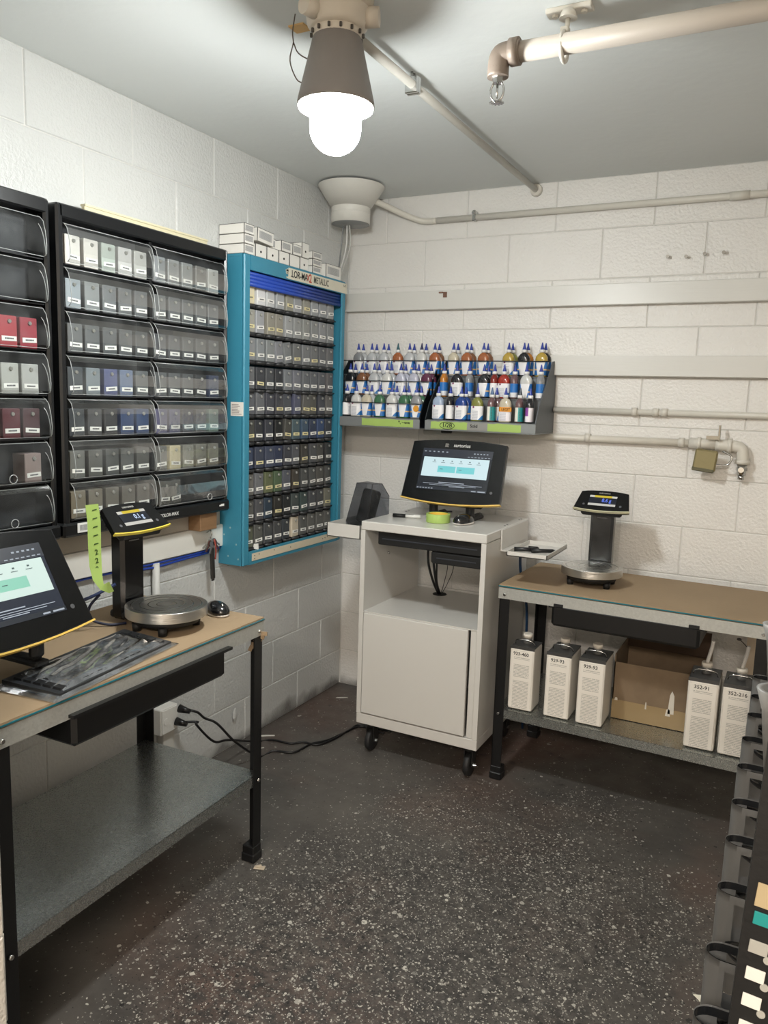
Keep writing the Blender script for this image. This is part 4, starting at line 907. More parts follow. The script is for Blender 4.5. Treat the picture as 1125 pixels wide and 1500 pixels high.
# left bench: front faces +x.  local X -> world +Y, local -Y -> world +X
bL = bench(0, .945, 0, .485, .806, .295, ((.609, -2.437, 0), R(91.2)), 'black-legged workbench on the left with cardboard covered top', (.19, .77), 'l')
bR = bench(0, .942, 0, .500, .796, .295, ((1.052, -.588, 0), R(-1.6)), 'black-legged workbench on the right holding metal cans below', (.195, .74), 'r')
bm = BM()
for k in range(6): box(bm, (.60-.01*k, -1.497, .755-.011*k), (.02, .006, .012), rot=Euler((0, .4*k, .3)))
solo('torn_cardboard', bm, M_cardboard, 'torn cardboard flap hanging at the end of the left workbench', 'cardboard', (.59, -1.49, .74))

# ================================================================== CART
cx0, cx1, cy0, cy1, cz0, cz1 = .472, 1.013, -.660, -.130, .130, .993
ct = thing('equipment_cart', 'white metal cart on black casters between the two workbenches', 'cart', ((cx0+cx1)/2, (cy0+cy1)/2, 0))
bm = BM(); bb(bm, cx0, cx0+.020, cy0, cy1, cz0+.0445, cz1-.0365); obj('side_panel', bm, M_white, ct, True)
bm = BM(); bb(bm, cx1-.020, cx1, cy0, cy1, cz0+.0445, cz1-.0365); obj('side_panel', bm, M_white, ct, True)
bm = BM(); bb(bm, cx0, cx1, cy0, cy1, cz1-.036, cz1, .003); obj('top_panel', bm, M_white, ct, True)
bm = BM(); bb(bm, cx0+.0205, cx1-.0205, cy0+.002, cy1-.002, .613, .618); obj('middle_shelf', bm, M_white, ct, True)
bm = BM(); bb(bm, cx0, cx1, cy0, cy1, cz0, cz0+.044, .002); bb(bm, cx0+.021, cx1-.021, cy1-.01, cy1-.002, cz0+.045, .60); obj('bottom_panel', bm, M_white, ct, True)
bm = BM(); bb(bm, cx0+.023, .957, cy0-.004, cy0+.014, cz0+.050, .612, .0025); obj('door', bm, M_white, ct, True)
bm = BM(); bb(bm, .966, cx1-.022, cy0+.004, cy0+.014, cz0+.046, .612, .0015); obj('latch_strip', bm, M_white, ct, True)
bm = BM(); cyl(bm, (.645, -.22, .616), (.645, -.22, .6205), .033, .031, 28); gr = obj('cable_grommet', bm, M_blackm, ct, True)
bm = BM(); cyl(bm, (cx0+.020, -.45, .83), (cx0+.026, -.45, .83), .006, seg=10); obj('latch_stud', bm, M_chrome, ct, True)
for x, y in ((cx0+.05, cy0+.05), (cx1-.045, cy0+.05), (cx0+.05, cy1-.05), (cx1-.045, cy1-.05)):
    bm = BM(); bb(bm, x-.035, x+.035, y-.03, y+.03, cz0-.006, cz0-.001); bb(bm, x-.019, x-.015, y-.016, y+.022, .045, cz0-.006); bb(bm, x+.015, x+.019, y-.016, y+.022, .045, cz0-.006); cyl(bm, (x, y, cz0-.022), (x, y, cz0-.006), .022, seg=14)
    cs_ = obj('caster', bm, mat('#2e2e2e', .45, metal=.3), ct, True)
    bm = BM(); lathe(bm, [(.030, -.012), (.044, -.011), (.047, -.006), (.047, .006), (.044, .011), (.030, .012)], seg=28); bmesh.ops.rotate(bm, verts=bm.verts, matrix=Matrix.Rotation(R(90), 3, 'Y')); bmesh.ops.translate(bm, verts=bm.verts, vec=(x, y, .047)); obj('wheel', bm, mat('#1b1b1c', .6), cs_, True)
    bm = BM(); cyl(bm, (x+.019, y, .047), (x+.030, y, .047), .009, .007, 6); obj('axle_nut', bm, M_chrome, cs_, True)
for i, (x, y) in enumerate(((1.0, -.42), (.99, -.40))): pass
bm = BM()
for x, y in ((.50, -.30), (.50, -.27), (.995, -.40), (.995, -.37), (.995, -.21), (.995, -.18)): cyl(bm, (x, y, cz1-.001), (x, y, cz1+.0008), .0042, seg=10)
obj('screw_hole', bm, M_blackm, ct, True)['kind'] = 'stuff'
# computer slung below the cart top
pc = thing('computer_unit', 'black computer unit mounted under the top of the white cart', 'computer', (.79, -.42, .85))
bm = BM(); bb(bm, .540, .990, -.640, -.24, .900, .955, .004); obj('case', bm, M_blackm, pc, True)
bm = BM(); bb(bm, .775, .990, -.635, -.30, .850, .899, .006); obj('drive_box', bm, M_blackm, pc, True)
bm = BM(); bb(bm, .80, .965, -.6375, -.634, .872, .876); bb(bm, .56, .97, -.6425, -.639, .924, .928); obj('trim_line', bm, mat('#3c3f46', .3), pc, True)
for i, (x, dx, r_, c) in enumerate(((.668, -.012, .0055, '#101012'), (.690, -.006, .0055, '#15161a'), (.712, -.020, .0045, '#101012'), (.742, .02, .0016, '#2a2a2c'), (.765, .03, .0016, '#2a2a2c'))):
    bm = BM(); tube(bm, [(x, -.42, .900), (x+dx*.5, -.40, .80), (.675+(x-.70)*.5+dx*.5, -.32, .70), (.645+(x-.70)*.2, -.225, .624)], r_, 8, 6)
    solo('power_cable', bm, mat(c, .4), 'black cable inside the cart, %s of those running into the floor grommet' % ['leftmost thick one', 'middle thick one', 'third', 'thin inner one', 'thin rightmost one'][i], 'cable', (x, -.42, .90), 'cables inside the cart')
# trays
def tray(x0, x1, y0, y1, z0, z1, label, th=.003):
    t = thing('side_tray', label, 'tray', ((x0+x1)/2, (y0+y1)/2, z0))
    q = BM(); bb(q, x0, x1, y0, y1, z0, z0+th); obj('tray_floor', q, M_white, t, True)
    q = BM(); bb(q, x0, x1, y0, y0+th, z0, z1); bb(q, x0, x1, y1-th, y1, z0, z1); bb(q, x0, x0+th, y0, y1, z0, z1); bb(q, x1-th, x1, y0, y1, z0, z1); obj('tray_rim', q, M_white, t, True)
    return t
tL = tray(.312, .470, -.665, -.42, .915, .972, 'deep white tray on the left side of the cart under the reader')
tR = tray(1.030+.045, 1.232, -.605, -.315, .912, .930, 'shallow white tray holding black pens on the right side of the cart')
q = BM(); bb(q, 1.014, 1.020, -.50, -.16, .91, .990, .001); bb(q, 1.014, 1.08, -.50, -.32, .906, .9115); obj('side_bracket', q, M_white, tR, True)
for i, (x, y, a) in enumerate(((1.115, -.50, 25), (1.135, -.46, 20), (1.18, -.49, 30))):
    q = BM(); d = Vector((math.cos(R(a)), math.sin(R(a)), 0))*(.042 if i != 1 else .018); c = Vector((x, y, .9245)); cyl(q, c-d, c+d, .0085, .0075, 12)
    o = solo('marker_pen', q, mat('#1a1b1d', .4), 'black pen in the right cart tray, %s' % ['leftmost', 'short middle one', 'rightmost'][i], 'pen', c)
    q = BM(); cyl(q, c+d, c+d*1.3, .0065, .004, 10); obj('pen_cap', q, mat('#2b2d30', .3), o, True)
q = BM(); tube(q, [(1.045, -.33, .905), (1.05, -.33, .80), (1.048, -.20, .60), (1.03, -.12, .3), (1.03, -.10, .02)], .006, 8, 5); solo('blue_hose', q, mat('#1c3a5c', .4), 'dark blue cable down the wall between the cart and right workbench', 'cable', (1.045, -.33, .9))
# scanner with smoked hood in left tray
sc_ = thing('colour_reader', 'black colour reader under a smoked plastic hood left of the monitor', 'scanner', (.385, -.46, .918))
q = BM(); box(q, (0, 0, .018), (.11, .10, .03), .005); obj('dock', q, M_blackm, sc_)
q = BM(); box(q, (.005, .01, .105), (.062, .075, .15), .018, rot=Matrix.Rotation(R(-12), 4, 'X') @ Matrix.Rotation(R(8), 4, 'Y'), seg=3); obj('reader_body', q, mat('#0e1116', .25), sc_)
q = BM(); A = [(-.075, -.055, .02), (.035, -.055, .02), (.048, -.04, .21), (-.028, -.04, .21)]; Bk = [(-.045, .06, .02), (.080, .06, .02), (.082, .055, .15), (.052, .04, .205), (-.02, .04, .21)]
va = [q.verts.new(v) for v in A]; vb = [q.verts.new(v) for v in Bk]
q.faces.new(va); q.faces.new((va[0], va[3], vb[4], vb[0])); q.faces.new((va[1], vb[1], vb[2], vb[3], va[2])); q.faces.new((va[2], vb[3], vb[4], va[3])); q.faces.new(vb)
hood = obj('smoked_hood', q, clear('smoked_plastic', (.50, .51, .54, 1), .1, .08, .05), sc_)
q = BM()
for a, b in ((A[0], A[3]), (A[3], A[2]), (A[2], A[1]), (A[2], Bk[3]), (Bk[3], Bk[2]), (A[0], A[1])): tube(q, [a, b], .0014, 4)
obj('hood_edge', q, mat('#1d1f22', .3), hood)
for i in range(2):
    q = BM(); tube(q, [(.36+.03*i, -.40, .914), (.375+.03*i, -.38, .86), (.43+.03*i, -.36, .80), (.50+.02*i, -.34, .765), (.56, -.33, .75)], .004, 8, 5) if False else tube(q, [(.355+.028*i, -.44, .914), (.37+.028*i, -.42, .87), (.41+.028*i, -.39, .81), (.465+.006*i, -.36, .765+.012*i)], .004, 8, 5)
    solo('data_cable', q, mat(['#10131c', '#22262f'][i], .4), ['lower dark cable curving from the left cart tray', 'upper dark cable curving from the left cart tray'][i], 'cable', (.355+.028*i, -.44, .914))
# things on the cart
p = at(650, 770, 'z', .994); tp = thing('tape_roll', 'roll of green masking tape lying on the white cart', 'tape', (.738, -.490, .994))
q = BM(); lathe(q, [(.040, 0), (.049, 0), (.0495, .001), (.0495, .034), (.049, .035), (.040, .035), (.040, 0)], seg=40, closed=False); obj('tape', q, M_green, tp)
q = BM(); lathe(q, [(.0375, 0), (.0398, 0), (.0398, .0345), (.0375, .0345), (.0375, 0)], seg=40, closed=False); obj('core', q, mat('#e0b840', .6), tp)
def mouse(loc, rz, label):
    t = thing('computer_mouse', label, 'mouse', loc, rz)
    q = BM()
    bmesh.ops.create_uvsphere(q, u_segments=24, v_segments=14, radius=1)
    for v in q.verts:
        x, y, z = v.co; z = max(z, -.25); v.co = Vector((x*.031*(1-.12*y), y*.052, (z+.25)*.030+.004))
    for f in q.faces: f.smooth = True
    obj('shell', q, mat('#121316', .2, coat=.4), t)
    q = BM(); lathe(q, [(.020, 0), (.030, .001), (.0315, .006), (.029, .009)], seg=28, sy=1.68); obj('pale_base', q, mat('#cfcac4', .4), t)
    q = BM(); cyl(q, (-.003, -.028, .031), (.003, -.028, .031), .008, seg=14); obj('scroll_wheel', q, M_chrome, t)
mouse((.845, -.475, .994), R(-25), 'black wireless mouse on the white cart beside the green tape')
mouse((.455, -1.545, .807), R(70), 'black wireless mouse on the left workbench beside the scale')
mk_ = thing('marker_pen', 'white marker with black cap lying on the white cart', 'pen', (.585, -.475, .994))
q = BM(); a, b = Vector((-.055, -.015, .008)), Vector((.060, .015, .008)); cyl(q, a+(b-a)*.45, b, .0075, seg=14); obj('barrel', q, mat('#dcdcd8', .35), mk_)
q = BM(); cyl(q, a, a+(b-a)*.46, .0085, .0080, 14); obj('cap', q, M_blackm, mk_)
q = BM(); bb(q, -.006, .035, -.001, .001, .0155, .0162); obj('print', q, M_ink, mk_)
q = BM(); cyl(q, (.60, -.26, .9985), (.68, -.20, .9985), .0035, seg=8); solo('thin_pen', q, mat('#303236', .4), 'thin dark pen at the back left of the white cart top', 'pen', (.64, -.23, .9985))

# ================================================================== THINGS ON THE LEFT BENCH
def sheet(name, P, nu, nv, zf, m, parent=None):
    q = BM(); g = [[None]*(nv+1) for _ in range(nu+1)]
    for i in range(nu+1):
        for j in range(nv+1):
            u, v = i/nu, j/nv
            p = (P[0]*(1-u)+P[1]*u)*(1-v)+(P[3]*(1-u)+P[2]*u)*v
            g[i][j] = q.verts.new(p+Vector((0, 0, zf(u, v))))
    for i in range(nu):
        for j in range(nv): f = q.faces.new((g[i][j], g[i+1][j], g[i+1][j+1], g[i][j+1])); f.smooth = True
    return q
zk = .814
KP = [at(-14, 1006, 'z', zk), at(186, 922, 'z', zk), at(262, 940, 'z', zk), at(82, 1027, 'z', zk)]
kc = sum(KP, Vector())/4; kc.z = .807
kb = thing('keyboard', 'black keyboard still in its clear plastic bag on the left workbench', 'keyboard', kc)
K0 = [p*.90+Vector((kc.x, kc.y, p.z))*.10 for p in KP]; K1 = [Vector((p.x, p.y, .8085)) for p in K0]
q = BM(); va = [q.verts.new(v) for v in K1]; vb = [q.verts.new(Vector((v.x, v.y, .824-.004*(i in (2, 3))))) for i, v in enumerate(K1)]
q.faces.new(va[::-1]); q.faces.new(vb)
for i in range(4): q.faces.new((va[i], va[(i+1) % 4], vb[(i+1) % 4], vb[i]))
obj('keyboard_body', q, mat('#26292d', .45), kb, True)
q = BM(); nr, nc = 5, 16
def kuv(u, v, z): p = (K1[0]*(1-u)+K1[1]*u)*(1-v)+(K1[3]*(1-u)+K1[2]*u)*v; return Vector((p.x, p.y, z-.004*v))
for r in range(nr):
    for c in range(nc):
        u0, u1 = .03+.94*c/nc+.004, .03+.94*(c+1)/nc-.004; v0, v1 = .10+.84*r/nr+.012, .10+.84*(r+1)/nr-.012
        lo_ = [q.verts.new(kuv(*uv, .824)) for uv in ((u0, v0), (u1, v0), (u1, v1), (u0, v1))]; hi_ = [q.verts.new(kuv(*uv, .829)) for uv in ((u0+.004, v0+.01), (u1-.004, v0+.01), (u1-.004, v1-.01), (u0+.004, v1-.01))]
        q.faces.new(hi_)
        for i in range(4): q.faces.new((lo_[i], lo_[(i+1) % 4], hi_[(i+1) % 4], hi_[i]))
o = obj('key_block', q, mat('#1b1d20', .4), kb, True); o['kind'] = 'stuff'
rnd = random.Random(3); wr = [(rnd.uniform(2, 9), rnd.uniform(2, 9), rnd.uniform(0, 6)) for _ in range(7)]
def crinkle(u, v):
    e = min(u, 1-u, v*1.0, 1-v)*6; e = min(1, e)
    s = sum(abs(math.sin(a*u*3+b*v*2.2+c)) for a, b, c in wr)/7
    return -.005+e*(.018)+ .010*e*(1-s)
q = sheet('bag', KP, 70, 34, crinkle, None)
m = clear('crinkled_bag', (.80, .83, .85, 1), .8, .12, .42, (.24, .26, .28, 1))
bag = obj('plastic_bag', q, m, kb, True)
# green tape strip
tg = thing('green_tape_strip', 'strip of green tape with handwritten numbers hanging left of the scale head', 'tape', (.30, -1.86, .93))
path = [((125, 740), (144, 738)), ((128, 765), (147.5, 763)), ((129, 800), (148, 798)), ((131, 830), (149, 828)), ((136, 850), (150, 845)), ((147, 864), (152, 856)), ((160, 869), (158, 853)), ((167, 866), (160, 852))]
q = BM(); prev = None; dd = [.30, .30, .30, .30, .305, .315, .32, .325]
for ((a, b), (c, d)), xx in zip(path, dd):
    va = q.verts.new(at(a, b, 'x', xx)); vb = q.verts.new(at(c, d, 'x', xx+.004))
    if prev: f = q.faces.new((prev[0], prev[1], vb, va)); f.smooth = True
    prev = (va, vb)
obj('tape', q, M_green, tg, True)
for k, ch in enumerate('11111222'):
    p = at(138+.7*k, 747+12.4*k, 'x', .3035); text('handwriting', ch, .022, mat('#2d4a1c', .6), tg, Matrix.Translation(-wpos(tg)) @ facing_x(p) @ Matrix.Rotation(R(-85) if ch == '1' else R(10), 4, 'Z'))
q = BM(); tube(q, [(.12, -2.05, .865), (.20, -1.93, .875), (.26, -1.87, .90), (.29, -1.80, .93)], .005, 8, 5); solo('blue_cable', q, mat('#1e2c52', .4), 'dark blue cable passing behind the green tape strip', 'cable', (.2, -1.9, .88))
q = BM(); tube(q, [(.27, -1.84, .905), (.25, -1.86, .87), (.24, -1.85, .83), (.28, -1.82, .812), (.31, -1.78, .812)], .004, 8, 5); solo('scale_cable', q, mat('#17203c', .4), 'short looped cable at the foot of the left scale', 'cable', (.25, -1.85, .82))

# ================================================================== LEFT WALL ITEMS
q = BM(); tube(q, [(.012, -2.2, .876), (.012, -1.6, .882), (.014, -1.35, .878), (.014, -1.1, .880), (.014, -.99, .882)], .0045, 8, 6); tube(q, [(.014, -1.52, .874), (.018, -1.35, .866), (.018, -1.2, .870), (.016, -1.02, .873)], .0045, 8, 5)
solo('network_cable', q, mat('#1f3f9a', .4), 'blue network cable along the underside of the white board', 'cable', (.03, -1.4, .875))
q = BM(); tube(q, [(.018, -1.352, .88), (.018, -1.352, .40)], .0135, 12); solo('conduit', q, mat('#cfcdc8', .45), 'white vertical conduit on the left wall below the board', 'pipe', (.018, -1.352, .64))
ky = thing('key_bunch', 'bunch of keys and tools hanging from a hook on white board', 'keys', (.04, -1.075, .80))
q = BM(); tube(q, [(.022, -1.08, .955), (.040, -1.08, .965), (.046, -1.08, .950), (.040, -1.08, .935)], .0025, 6, 4); obj('hook', q, M_chrome, ky, True)
rnd = random.Random(5)
for k in range(7):
    q = BM(); a = R(-60+20*k); c = Vector((.042+.004*(k % 3), -1.078, .930)); d = Vector((0, math.sin(a), -abs(math.cos(a))))
    cyl(q, c+d*.018-Vector((.0012, 0, 0)), c+d*.018+Vector((.0012, 0, 0)), .012, seg=12); box(q, c+d*.040, (.002, .007, .034), rot=Matrix.Rotation(-a*-1, 4, 'X')); obj('key', q, mat(['#b8b6ae', '#6c4a44', '#8a8a8c', '#a87a6c'][k % 4], .35, metal=.6), ky, True)
q = BM(); box(q, (.045, -1.075, .835), (.012, .020, .125), .003, rot=Euler((R(3), 0, 0))); box(q, (.046, -1.073, .78), (.006, .016, .03), .002); obj('multitool', q, mat('#3e3c3a', .4, metal=.5), ky, True)
q = BM(); tube(q, [(.05, -1.07, .93), (.052, -1.062, .89), (.052, -1.066, .85)], .003, 6, 4); obj('red_cord', q, mat('#a04a3e', .6), ky, True)
ol = thing('wall_outlet', 'white outlet box low on the left wall behind the workbench', 'outlet', (.0, -1.31, .28))
q = BM(); bb(q, 0, .045, -1.365, -1.275, .235, .335, .003); obj('box', q, mat('#d3d0ca', .45), ol, True)
q = BM(); bb(q, .045, .049, -1.360, -1.280, .240, .330, .001); cyl(q, (.049, -1.34, .285), (.051, -1.34, .285), .013, seg=16); obj('cover_plate', q, M_trim, ol, True)
q = BM(); bb(q, 0, .03, -1.335, -1.275, .0, .234, .002); obj('raceway', q, mat('#c9c7c0', .5), ol, True)
M_cord = mat('#0d0d0f', .4, name='black_rubber')
plugs = [(.068, -1.262, .31), (.072, -1.283, .268)]
def FP(x, y): p = at(x, y, 'z', .006); return (max(p.x, .02), p.y, .006)
cords = [[plugs[0], (.10, -1.23, .295), at(300, 1052, 'x', .10), at(318, 1060, 'x', .13), at(345, 1087, 'x', .16), FP(380, 1108), FP(400, 1100), FP(430, 1102), FP(455, 1090), FP(480, 1084), FP(505, 1073), FP(529, 1064), (.50, -.45, .006)],
         [plugs[1], (.11, -1.24, .262), at(288, 1062, 'x', .12), at(313, 1086, 'x', .13), at(335, 1084, 'x', .12), FP(378, 1086), FP(400, 1084), FP(425, 1089), FP(445, 1087), FP(465, 1091), FP(490, 1082), FP(512, 1069), FP(529, 1062), (.52, -.42, .006)]]
for i, pts in enumerate(cords):
    t = thing('extension_cord', ['black power cord from the upper plug across the floor to the cart', 'black power cord from the lower plug across the floor to the cart'][i], 'cord', (pts[0][0], pts[0][1], 0), 0, None)
    q = BM(); tube(q, pts, .0048, 8, 6); obj('cord', q, M_cord, t, True)
    q = BM(); a = Vector(pts[0]); cyl(q, a+Vector((-.022, -.006, .002)), a+Vector((.020, .006, -.006)), .016, .009, 14); obj('plug', q, mat('#141416', .35), t, True)
q = BM(); p = at(330, 1050, 'x', 0)
bmesh.ops.create_icosphere(q, subdivisions=2, radius=.02)
rr = random.Random(2)
for v in q.verts: v.co = Vector((abs(v.co.x)*.35+.002, v.co.y*.7*rr.uniform(.6, 1.2), v.co.z*1.5*rr.uniform(.7, 1.2)))
bmesh.ops.translate(q, vec=at(342, 1046, 'x', .0)+Vector((.004, 0, 0)), verts=q.verts)
solo('plaster_blob', q, M_left, 'lump of white paint filler low on the left wall', 'filler', at(342, 1046, 'x', .004))

# ================================================================== RIGHT BENCH SHELF: CANS, CARTON
M_canlabel = print_mat('can_label', '#e6e1d8', '#77756f', 170, .62, 'Z', 'X', 90, .215)
M_can = mat('#b9b6ae', .4, metal=.25, name='can_side'); M_canw = mat('#dcd7ce', .4, name='can_white_side'); M_cantop = mat('#5a5a5a', .3, metal=.6, name='can_top')
def can(px, w, d, yf, code, label, spout=None, cut=0, rz=0, h=.250):
    x = at(px, 1050, 'y', yf).x if isinstance(px, int) else px
    t = thing('solvent_can', label, 'can', (x, yf+d/2, .2965), rz, 'metal cans on the right workbench shelf')
    q = BM(); box(q, (0, 0, h/2+.002), (w, d, h), .010, seg=2); obj('body', q, M_canw, t)
    q = BM(); box(q, (0, -d/2-.0006, h/2-.002), (w-.014, .0012, h-.022)); lb = obj('paper_label', q, M_canlabel, t)
    text('code', code, .0185, M_ink, lb, facing_y((-.004+cut, -d/2-.0014, h-.022)), extrude=.0003)
    q = BM(); box(q, (0, 0, h+.0035), (w-.003, d-.003, .006), .002); bb(q, -w/2+.001, w/2-.001, -d/2+.001, -d/2+.004, h-.004, h+.009); obj('top_plate', q, M_cantop, t)
    q = BM(); tube(q, [(-w*.40, -.02, h+.006), (-w*.36, -.03, h+.022), (-w*.2, -.035, h+.030), (w*.2, -.035, h+.030), (w*.36, -.03, h+.022), (w*.40, -.02, h+.006)], .0028, 7, 4); obj('wire_handle', q, M_chrome, t)
    q = BM(); cyl(q, (0, .01, h+.006), (0, .01, h+.032), .016, .016, 18); obj('neck', q, mat('#8c8c8a', .4, metal=.3), t)
    q = BM(); cyl(q, (0, .01, h+.030), (0, .01, h+.046), .019, .018, 18); obj('cap', q, mat('#d9d2c6', .5), t)
    if spout:
        q = BM(); tube(q, [(0, .01, h+.045), (.006, .01, h+.075), (.012, .008, h+.11), (.014, .006, h+.128)], .0065, 10, 4); obj('pour_spout', q, mat('#cfcdc8', .35, name='translucent_spout'), t)
        if spout == 2:
            q = BM(); tube(q, [(.013, .006, h+.12), (.0, .0, h+.135), (-.015, -.008, h+.150)], .0016, 6, 3); bmesh.ops.create_uvsphere(q, u_segments=10, v_segments=6, radius=.007, matrix=Matrix.Translation((-.018, -.009, h+.152)) @ Matrix.Diagonal((1.2, .6, .7, 1))); obj('spout_cap', q, mat('#2a2421', .5), t)
    return t
yf = -.568
can(1.148, .098, .11, yf, '923-460', 'white metal can numbered 923-460, leftmost, partly behind the workbench leg')
can(1.292, .098, .155, yf-.002, '929-93', 'white metal can numbered 929-93 with a white cap, second from left')
can(1.417, .100, .155, yf-.004, '929-93', 'white metal can numbered 929-93 beside the cardboard box')
can(1.803, .102, .155, yf-.006, '352-91', 'white metal can numbered 352-91 right of the cardboard box', 1)
can(1.917, .104, .155, yf-.008, '352-216', 'white metal can numbered 352-216 with a tall spout, rightmost', 2)
cb = thing('cardboard_box', 'stained open cardboard box at the back of the right workbench shelf', 'box', (1.64, -.33, .2965))
M_dirty = mat('#7d6a54', .8, var=.35, vscale=14, name='stained_cardboard')
q = BM(); X0, X1, Y0, Y1, Z0, Z1 = 1.475, 1.80, -.44, -.16, .2965, .52
bb(q, X0, X1, Y0, Y0+.004, Z0, Z1); bb(q, X0, X1, Y1-.004, Y1, Z0, Z1+.06); bb(q, X0, X0+.004, Y0, Y1, Z0, Z1+.03); bb(q, X1-.004, X1, Y0, Y1, Z0, Z1+.03); bb(q, X0, X1, Y0, Y1, Z0, Z0+.004); obj('box_wall', q, M_dirty, cb, True)
q = BM(); bb(q, X0, X1, Y0-.0012, Y0, Z0+.001, Z0+.075); obj('packing_tape', q, mat('#96805c', .3, name='brown_packing_tape'), cb, True)
q = BM(); box(q, (X0+.16, Y1-.02, Z1+.045), (.31, .004, .10), rot=Euler((R(-25), 0, 0))); obj('box_flap', q, mat('#4a382a', .8, var=.2), cb, True)
q = BM()
for x, z, w_, h_ in ((1.69, .40, .022, .09), (1.68, .36, .018, .03), (1.49, .375, .012, .012), (1.60, .37, .006, .03)): prism(q, [(x-w_/2, z-h_/2), (x+w_/2, z-h_/2), (x+w_/2*.8, z+h_*.3), (x, z+h_/2), (x-w_/2*.6, z+h_*.3)], basis((1, 0, 0), (0, 0, 1), (0, -1, 0), (0, Y0-.0012, 0)), .0008)
obj('paint_drip', q, mat('#cfc9bd', .5), cb, True)['kind'] = 'stuff'
q = BM(); bb(q, 1.915, 2.02, -.105, -.10, .40, .68); solo('wall_plate', q, mat('#c8b8a2', .6), 'beige panel behind the cans at the right end of workbench', 'panel', (1.965, -.10, .2965))

# ================================================================== RACK AT THE RIGHT EDGE
rk = thing('holder_rack', 'tall black perforated rack at the right edge of the room', 'rack', (2.02, -2.2, 0))
M_post = mat('#0a0b0c', .5, bump=.1, bscale=150)
PYF = -2.745
UA, UB = at(1126, 1085, 'y', PYF), at(1067, 1500, 'y', PYF)
def UX(z): return UB.x+(UA.x-UB.x)*(z-UB.z)/(UA.z-UB.z)
q = BM(); prism(q, [(UX(0), 0), (UX(0)+.09, 0), (UX(1.36)+.09, 1.36), (UX(1.36), 1.36)], basis((1, 0, 0), (0, 0, 1), (0, -1, 0), (0, PYF+.03, 0)), .03); obj('upright', q, M_post, rk, True)
q = BM(); bb(q, 2.045, 2.075, PYF+.03, -1.40, .855, .875); bb(q, 2.045, 2.075, PYF+.03, -1.40, 1.20, 1.22); bb(q, 2.045, 2.075, PYF+.03, -1.40, .0, .03); obj('rail', q, M_post, rk, True)
q = BM(); bb(q, 2.03, 2.075, -1.42, -1.39, 0, 1.36, .004); obj('upright', q, M_post, rk, True)
for k, (px, py) in enumerate(((1122, 1313), (1118, 1347), (1111, 1388), (1106, 1427.5), (1100.5, 1466), (1095, 1505))):
    p = at(px, py, 'y', PYF); q = BM(); box(q, (p.x, PYF-.0008, p.z), (.0145, .0015, .021 if k == 0 else .0115), .0004, rot=Euler((0, R(4), 0)))
    obj('slot_plate', q, mat(['#a89878', '#1c8482', '#9b9b95', '#cfcfca', '#cfcfca', '#cfcfca'][k], .4), rk, True)  # coloured plates added in place of the upright's square holes
for px, py in ((1124.5, 1407), (1119.5, 1446), (1114.5, 1485)):
    p = at(px, py, 'y', PYF); q = BM(); cyl(q, (p.x, PYF, p.z), (p.x, PYF-.0015, p.z), .0034, seg=12); obj('hole_plate', q, mat('#9b9b95', .4), rk, True)  # pale discs added in place of its round holes
def holder_meshes():
    q = BM(); D, Hh = .034, .130
    def ring(z, s=1.0):
        pts = [(0, -D/2*s), (-.034, -D/2*s), (-.057, -D/2*s)]
        for k in range(1, 14): a = R(-90-180*k/14); pts.append((-.058+.020*math.cos(a), D/2*s*math.sin(a)))
        pts += [(-.057, D/2*s), (-.034, D/2*s), (0, D/2*s)]
        return [(x, y, z) for x, y in pts]
    rs = [[q.verts.new(v) for v in ring(z, .94+.06*z/Hh)] for z in (0, .070, .119, Hh)]; m_ = len(rs[0])
    for li, (a, b) in enumerate(zip(rs, rs[1:])):
        for k in range(m_-1):
            if li == 1 and k == 1: continue       # the window
            if li == 1 and k == m_-3: continue
            f = q.faces.new((a[k], a[k+1], b[k+1], b[k])); f.smooth = 3 <= k < m_-4
        q.faces.new((a[-1], a[0], b[0], b[-1]))
    q.faces.new(rs[0][::-1])
    bmesh.ops.solidify(q, geom=q.faces[:], thickness=.0020)
    cup = mk('cup', q, mat('#8b8c8c', .4, name='grey_holder_plastic'))
    q = BM(); bmesh.ops.create_uvsphere(q, u_segments=20, v_segments=10, radius=1)
    bmesh.ops.delete(q, geom=[v for v in q.verts if v.co.z > .05], context='VERTS')
    for v in q.verts: v.co = Vector((v.co.x*.036-.028, v.co.y*.018-.036, v.co.z*.018+.072-.16*(v.co.x*.036)))
    for f in q.faces: f.smooth = True
    bmesh.ops.solidify(q, geom=q.faces[:], thickness=.0015); sp = mk('spoon_lip', q, mat('#101114', .2))
    q = BM(); rr_ = [[q.verts.new((x*.985-.0005, y*.86, z)) for x, y, _ in ring(Hh)] for z in (.120, .1295)]  # band added just below the rim to darken the cup's inside
    for k in range(m_-1): f = q.faces.new((rr_[0][k], rr_[0][k+1], rr_[1][k+1], rr_[1][k])); f.smooth = True
    bl = mk('inner_dark_band', q, mat('#202225', .25)); return cup, sp, bl
cupM, lipM, insM = holder_meshes()
ZR = .90; XH = 2.030
cups = [(1016, 1480), (1034, 1386), (1051, 1295), (1063, 1226), (1072, 1172), (1080, 1120), (1087, 1080), (1095, 1045), (1100, 1018), (1103, 990)]
for i, (px, py) in enumerate(cups):
    p = at(px, py, 'z', ZR)
    o = thing('bottle_holder', 'grey plastic cup holder on the right rack, %s from the camera in lower row' % (['nearest']+ORD[1:])[i] if i else 'grey plastic cup holder on the right rack, nearest the camera in lower row', 'holder', (p.x+.078, p.y+.0, ZR-.130), 0, 'lower row of cup holders')
    for me in (cupM, lipM, insM):
        c = bpy.data.objects.new(me.name.split('.')[0], me); COL.objects.link(c); c.parent = o
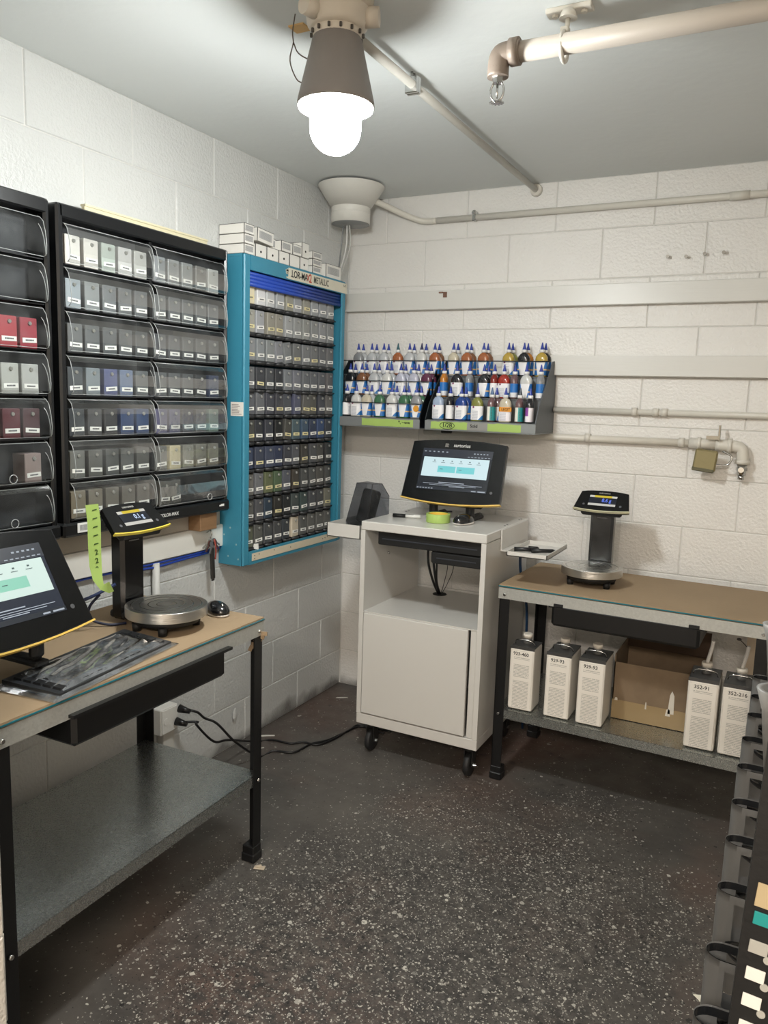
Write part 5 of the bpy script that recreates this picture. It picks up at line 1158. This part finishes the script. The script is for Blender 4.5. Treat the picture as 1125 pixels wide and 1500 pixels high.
for i, (px, py) in enumerate(((1108, 1005), (1117, 912))):
    p = at(px, py, 'z', 1.25)
    o = thing('bottle_holder', ['grey cup holder in the upper row of the right rack, nearest one', 'grey cup holder in the upper row of the right rack, farther one'][i], 'holder', (p.x+.072, p.y, 1.25-.0795), 0, 'upper row of cup holders')
    q = BM(); rs = []
    for z, k_ in ((0, .82), (.06, .92), (.0795, 1.0), (.0795, .93), (.062, .88)):
        pts = [(.03, -.022*k_)]+[(-.046*k_+.026*k_*math.cos(R(-90-15*k)), .022*k_*math.sin(R(-90-15*k))) for k in range(13)]+[(.03, .022*k_)]
        rs.append([q.verts.new((x, y, z)) for x, y in pts])
    for a_, b_ in zip(rs, rs[1:]):
        for k in range(len(a_)-1): f = q.faces.new((a_[k], a_[k+1], b_[k+1], b_[k])); f.smooth = True
    q.faces.new(rs[0][::-1]); obj('cup', q, mat('#8b8c8c', .4, name='grey_holder_plastic'), o)
    q = BM(); q.faces.new([q.verts.new((x, y, .0625)) for x, y, _ in [v.co for v in rs[4]]] if False else [q.verts.new(v) for v in [(.03, -.018, .0625), (-.05, -.018, .0625), (-.064, 0, .0625), (-.05, .018, .0625), (.03, .018, .0625)]]); obj('dark_inside', q, M_blackm, o)

# ================================================================== SMALL THINGS ON THE FLOOR
p = at(380, 1272, 'z', .0); q = BM(); box(q, (p.x, p.y, .0025), (.035, .018, .003), .001, rot=Euler((0, 0, R(20)))); box(q, (p.x-.004, p.y+.002, .0055), (.018, .010, .004), .001, rot=Euler((0, 0, R(45))))
solo('plaster_chip', q, mat('#b9ac98', .7, var=.2, vscale=60), 'pale broken chip on the floor by the left workbench leg', 'debris', (p.x, p.y, 0))
p = at(1021, 1459, 'z', 0); q = BM(); prism(q, [(-.03, 0), (.03, .02), (.03, -.03), (.0, -.03)], Matrix.Translation((p.x+.02, p.y, .001)), .0008); solo('paper_scrap', q, mat('#e0dccc', .6), 'white paper scrap on the floor beside the right rack', 'scrap', (p.x+.02, p.y, 0))
rr = random.Random(11)
for i, (px, py, lab) in enumerate(((388, 1078, 'floor by cord'), (470, 1146, ''), (500, 1022, ''), (330, 1100, ''))):
    if i in (1, 3): continue
    p = at(px, py, 'z', 0); q = BM(); n = 9; L_ = .035 if i else .05
    prism(q, [(L_*math.cos(2*math.pi*k/n)*rr.uniform(.7, 1.1), .008*math.sin(2*math.pi*k/n)*rr.uniform(.6, 1.2)) for k in range(n)], Matrix.Translation((p.x, p.y, .0004)) @ Matrix.Rotation(R(35), 4, 'Z'), .0012)
    solo('paint_splash', q, mat('#d5d2ca', .5), ['dried white paint splash beside the cords on the floor', '', 'dried white paint splash on the floor near the room corner'][i], 'paint', (p.x, p.y, 0))
